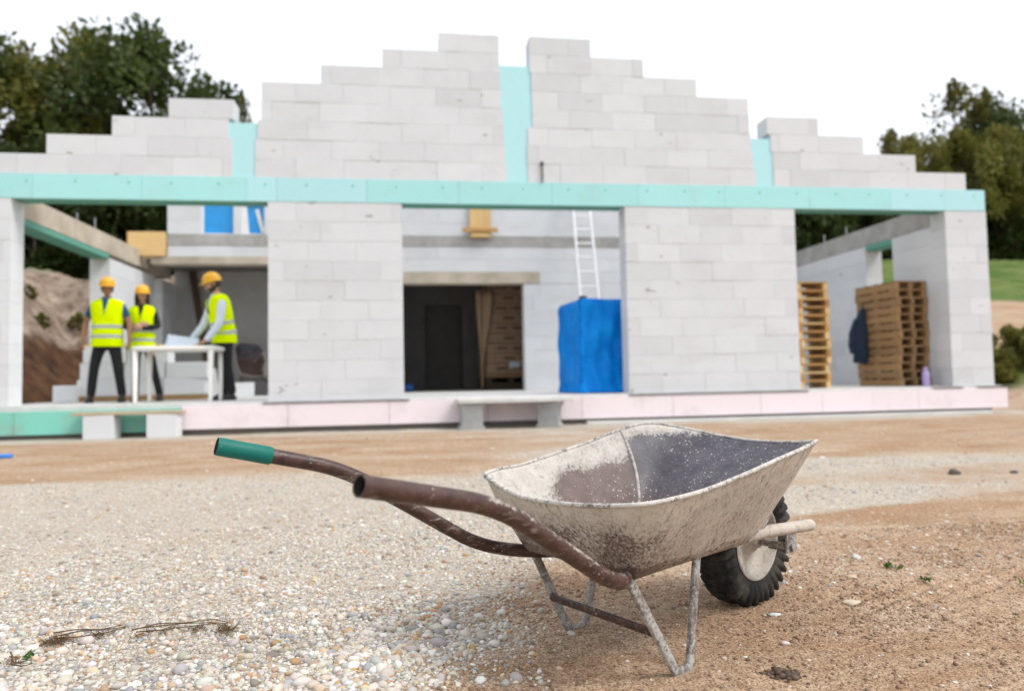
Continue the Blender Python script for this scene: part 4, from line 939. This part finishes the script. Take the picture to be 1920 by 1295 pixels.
    if hair == 'beard':
        def bs(p): return hs((p[0], p[1], p[2]))
        me = ball((0,0,0), (.080,.104,.124), HM, 14, hs); V_ = [HM.inverted() @ v.co for v in me.vertices]
        keep = [i for i, p in enumerate(me.polygons) if all(V_[k].z < -.030 and V_[k].y < .03 and not (abs(V_[k].x) < .03 and -.072 < V_[k].z < -.052) for k in p.vertices)]
        b = MB(); b.add([v.co[:] for v in me.vertices], [list(me.polygons[i].vertices) for i in keep], 0, 1., True); o = b.build('beard', MT['hair_dark'], t); sd = o.modifiers.new('Solidify', 'SOLIDIFY'); sd.thickness = .012
    return t
PF = SLAB
# left man: arms hanging, legs apart
person((-4.33, 10.72, PF), .10, 'man in yellow vest, blue short sleeves and yellow helmet standing left of the table', 1.745, MT['skin_tan'], MT['blue_cloth'], .5,
    [((-.285,.02,1.16),(-.305,-.05,.90),(-.02,-.10,-1),(1,0,-.2),1,.6), ((.285,.02,1.16),(.30,-.04,.90),(.02,-.10,-1),(-1,0,-.2),-1,.6)],
    legs=[((-.10,0,.92),(-.16,-.03,.50),(-.21,.0,.09)), ((.10,0,.92),(.15,-.03,.50),(.20,.02,.09))], head_rot=(.12,.15))
# woman with crossed arms
person((-3.98, 11.05, PF), .12, 'woman with long dark hair and crossed arms in yellow vest behind the table', 1.68, MT['skin_fair'], MT['black_cloth'], 1,
    [((-.245,-.06,1.14),(-.01,-.225,1.15),(.95,-.05,.22),(.1,1,0),1,.35), ((.245,-.06,1.15),(.03,-.245,1.12),(-.95,-.02,.12),(-.1,1,0),-1,.35)],
    legs=[((-.09,0,.92),(-.085,-.02,.50),(-.10,.02,.09)), ((.09,0,.92),(.17,-.03,.50),(.26,-.02,.09))], head_rot=(.10,.22), hair='long', female=True)
# bearded man leaning over the table
person((-2.72, 10.62, PF), -.98, 'bearded man in white shirt and yellow vest leaning both hands on the table', 1.80, MT['skin_fair'], MT['white_cloth'], 1,
    [((-.23,-.21,1.06),(-.20,-.42,.80),(0,-1,-.25),(0,-.2,-1),1,.15), ((.25,-.15,1.06),(.21,-.34,.80),(0,-1,-.25),(0,-.2,-1),-1,.15)],
    lean=.20, legs=[((-.10,0,.92),(-.10,-.02,.50),(-.10,.03,.09)), ((.10,0,.92),(.10,.0,.50),(.10,.08,.09))], head_rot=(.10,-.30), hair='beard', collar_m=MT['white_cloth'], tie=True)

# ------------------------------------------------------------------ trees
def crown_mesh(seed, H, W, nclump, nleaf, ls, low=.25, open_=.0, spiky=.3, tall=1.):
    rd = random.Random(seed); b = MB(); cl = []
    for i in range(nclump):
        for _ in range(30):
            z = rd.uniform(low, 1.); a = rd.uniform(0, 2*PI); prof = math.sin(min(1, (z-low)/(1-low)*.92+.12)*PI)**.6
            r = W*prof*math.sqrt(rd.uniform(.12, 1))
            if rd.random() > open_*(1-z): break
        cl.append((r*math.cos(a), r*math.sin(a), z*H, rd.uniform(.40, 1.)*W*.245))
    V = np.array(cl); pick = [rd.randrange(nclump) for _ in range(nleaf)]
    P = []; D = []; Sz = []; Tn = []
    for k in pick:
        x, y, z, r = cl[k]; d = Vector((rd.gauss(0,1), rd.gauss(0,1), rd.gauss(.15,1))); d.normalize(); q = r*rd.random()**.45
        P.append((x+d.x*q, y+d.y*q, z+d.z*q*(1.0 + spiky*(d.z > 0)))); dd = d + Vector((rd.gauss(0,.7), rd.gauss(0,.7), rd.gauss(.1,.7))); D.append(dd)
        Sz.append(ls*rd.uniform(.6, 1.4)); Tn.append(min(1, max(0, (k*37 % 19)/19*.65 + rd.gauss(.2,.16))))
    random.seed(seed); leaf_quads(b, P, D, Sz, Tn, .62); return b.mesh('crown'), cl
def trunk_mesh(seed, H, cl, r0):
    rd = random.Random(seed+1); b = MB(); P = []
    for i in range(9): f = i/8; P.append((math.sin(f*3+seed)*.12*H*.1, math.cos(f*2.3+seed)*.012*H, f*H*.86 - .3))
    b.tube(P, [r0*(1.25-.25*min(1,i))*(1-.85*i/8) for i in range(9)], 9)
    for k in rd.sample(range(len(cl)), min(26, len(cl))):
        x, y, z, r = cl[k]; f = max(.12, min(.85, (z/H - .18))); i = f/.86*8; p = Vector(P[min(8, int(i))]); e = Vector((x, y, z)); m = p.lerp(e, .5) + Vector((0, 0, -.04*H*.3)); b.tube([p, m, e], [r0*.32*(1-f*.6), r0*.2*(1-f*.6), r0*.05], 6)
    return b.mesh('trunk')
VAR = []
for sd, H, W, nc, nl, ls, low, op, sp, lm in ((3,10,4.2,58,8800,.28,.26,.75,.7,'leaf_dark'),(8,10,3.8,52,8000,.28,.28,.8,.9,'leaf_olive'),(21,10,2.6,30,2600,.26,.25,.4,1.3,'leaf_warm'),(33,6,3.6,60,11000,.30,.02,.0,.3,'leaf_dark'),(41,4,2.4,40,6500,.26,.02,.0,.4,'leaf_olive')):
    me, cl = crown_mesh(sd, H, W, nc, nl, ls, low, op, sp); me.materials.append(MT[lm]); tm = trunk_mesh(sd, H, cl, .02*H); tm.materials.append(MT['bark']); VAR.append((me, tm))
def tree(v, x, y, s, rz, name, label, cat, grp, sz=1.):
    t = empty(name, (x, y, zg(x, y)-.05), rz, label, cat, grp); t.scale = (s, s, s*sz)
    for nm, me in (('crown', VAR[v][0]), ('trunk', VAR[v][1])):
        o = bpy.data.objects.new(nm, me); COL.objects.link(o); o.parent = t
    return t
G1 = 'broadleaf trees on the bank behind the house'
for v, x, y, s, rz, sz, l in ((0,-15.3,27.2,.86,.4,1.0,'tall dark broadleaf tree at the far left behind the house'),(1,-12.4,28.6,.90,2.1,1.02,'tall olive tree, second from the left above the low gable'),(0,-9.75,27.6,.90,3.9,1.0,'dark broadleaf tree behind the top step of the left gable'),
    (1,-18.6,29,.86,5.,1.,'olive tree cut off by the left edge of the photo'),(0,-13.6,31.5,.82,1.3,1.,'dark tree seen in the gap between the two leftmost trees'),(2,-7.0,30.,.30,2.,2.65,'small tree whose tip shows between the left gable and main gable')):
    tree(v, x, y, s, rz, 'broadleaf_tree', l, 'tree', G1, sz)
G2 = 'dark bushy trees at the forest edge'
kk = 0
for x, y, s in ((-19,27,.9),(-16,25.6,.72),(-12.8,26,.75),(-9.8,26.2,.72),(-7.2,26.6,.72),(-4.6,27,.7),(-17.5,30,1.0),(-14,30,1.0),(-10.6,30,.95),(-6.6,30,.85),(-2,28,.6)):
    kk += 1; tree(3, x, y, s, kk*1.7, 'forest_edge_tree', 'dark bushy tree at the forest edge seen through the left bays', 'tree', G2)
G3 = 'trees on the hill right of the house'
for v, x, y, s, rz, sz, l in ((1,23.7,31.,.60,1.,1.,'olive tree just above the lowest step of the right gable'),(2,24.6,33.5,.70,2.4,1.05,'thin pale tree rising behind the right gable steps'),(2,27.9,33,.90,.6,1.08,'tall sparse tree with a bare tip on the right hill'),(0,30.4,33.,.84,4.,1.,'dark tree filling the right edge above the meadow'),
    (1,28.0,30.6,.64,1.9,1.,'wide olive tree standing left of the dark right edge tree'),(2,30.6,34.,.90,3.3,1.08,'tall sparse tree at the very right edge of the photo'),(1,25.7,30.2,.60,5.2,1.,'low olive tree in front of the dark right hill trees')):
    tree(v, x, y, s, rz, 'hill_tree', l, 'tree', G3, sz)
G4 = 'dark bushy trees at the edge of the meadow'
for i, (x, y, s) in enumerate(((15.5,31,.68),(18.3,31.5,.72),(21.2,32,.75),(24.2,32,.80),(27,32.5,.95),(29.6,32.,.95),(32.2,32,1.0),(34.5,33,1.),(19.8,34.5,.9),(23.2,35,.95),(12,32,.6))):
    tree(3, x, y, s, i*2.1, 'meadow_edge_tree', 'dark bushy tree at the meadow edge seen through the right bay', 'tree', G4)
for x, y, s, l in ((-8.85,20.1,.11,'round dark bush high on the earth bank left of the workers'),(-9.6,19.2,.08,'small bush on the earth bank beside the left column'),(-9.07,18.7,.09,'little dark bush lower on the earth bank')):
    tree(4, x, y, s, x, 'bank_bush', l, 'bush', None)
for i, (x, y, s, l) in enumerate(((10.6,12.0,.22,'leafy green weed clump right of the house corner, nearest the wall'),(11.3,12.3,.24,'leafy green weed clump at the right edge beside the dirt road'),(12.2,12.6,.25,'leafy green weed clump farthest right beside the dirt road'))):
    tree(4, x, y, s, i*2, 'weed_clump', l, 'weed clump', 'weed clumps beside the dirt road', .8)

# ------------------------------------------------------------------ camera, light, sky
cam = bpy.data.cameras.new('camera'); co = bpy.data.objects.new('camera', cam); COL.objects.link(co); S.camera = co
f_, p_, r_, y_ = 1334.78, .04768583, -.01939259, .13378476
cam.sensor_width = 36; cam.lens = f_/1920*36; cam.clip_end = 2000; cam.clip_start = .05
F = Vector((math.sin(y_)*math.cos(p_), math.cos(y_)*math.cos(p_), math.sin(p_))); Rt = Vector((math.cos(y_), -math.sin(y_), 0)); U = Rt.cross(F)
c, s_ = math.cos(r_), math.sin(r_); R2 = Rt*c + U*s_; U2 = U*c - Rt*s_
co.matrix_world = Matrix(((R2.x,U2.x,-F.x,0),(R2.y,U2.y,-F.y,0),(R2.z,U2.z,-F.z,.63),(0,0,0,1)))
cam.dof.use_dof = True; cam.dof.focus_distance = 1.62; cam.dof.aperture_fstop = 2.4
EL, AZ = math.radians(52), math.radians(118)      # soft sun high on the right
sd = Vector((math.sin(AZ)*math.cos(EL), math.cos(AZ)*math.cos(EL), math.sin(EL)))
sun = bpy.data.lights.new('sun', 'SUN'); sun.energy = 1.75; sun.angle = math.radians(19); sun.color = (1, .97, .93)
so = bpy.data.objects.new('sun', sun); COL.objects.link(so); so.rotation_euler = sd.to_track_quat('Z', 'Y').to_euler()
W = bpy.data.worlds.new('World'); S.world = W; W.use_nodes = True; nt = W.node_tree; bg = nt.nodes['Background']
sky = nt.nodes.new('ShaderNodeTexSky'); sky.sky_type = 'NISHITA'; sky.sun_disc = False; sky.sun_elevation = EL; sky.sun_rotation = AZ; sky.air_density = 1.; sky.dust_density = 6.; sky.ozone_density = 1.
hs_ = nt.nodes.new('ShaderNodeHueSaturation'); hs_.inputs['Saturation'].default_value = .22
mx = nt.nodes.new('ShaderNodeMix'); mx.data_type = 'RGBA'; mx.inputs[0].default_value = .62; mx.inputs[7].default_value = (12.3, 12.9, 13.9, 1)   # a bright even cloud layer over the sky
nt.links.new(sky.outputs[0], hs_.inputs['Color']); nt.links.new(hs_.outputs[0], mx.inputs[6]); nt.links.new(mx.outputs[2], bg.inputs['Color']); bg.inputs['Strength'].default_value = .105
S.view_settings.view_transform = 'Standard'; S.view_settings.look = 'None'; S.view_settings.exposure = .36; S.view_settings.gamma = 1.
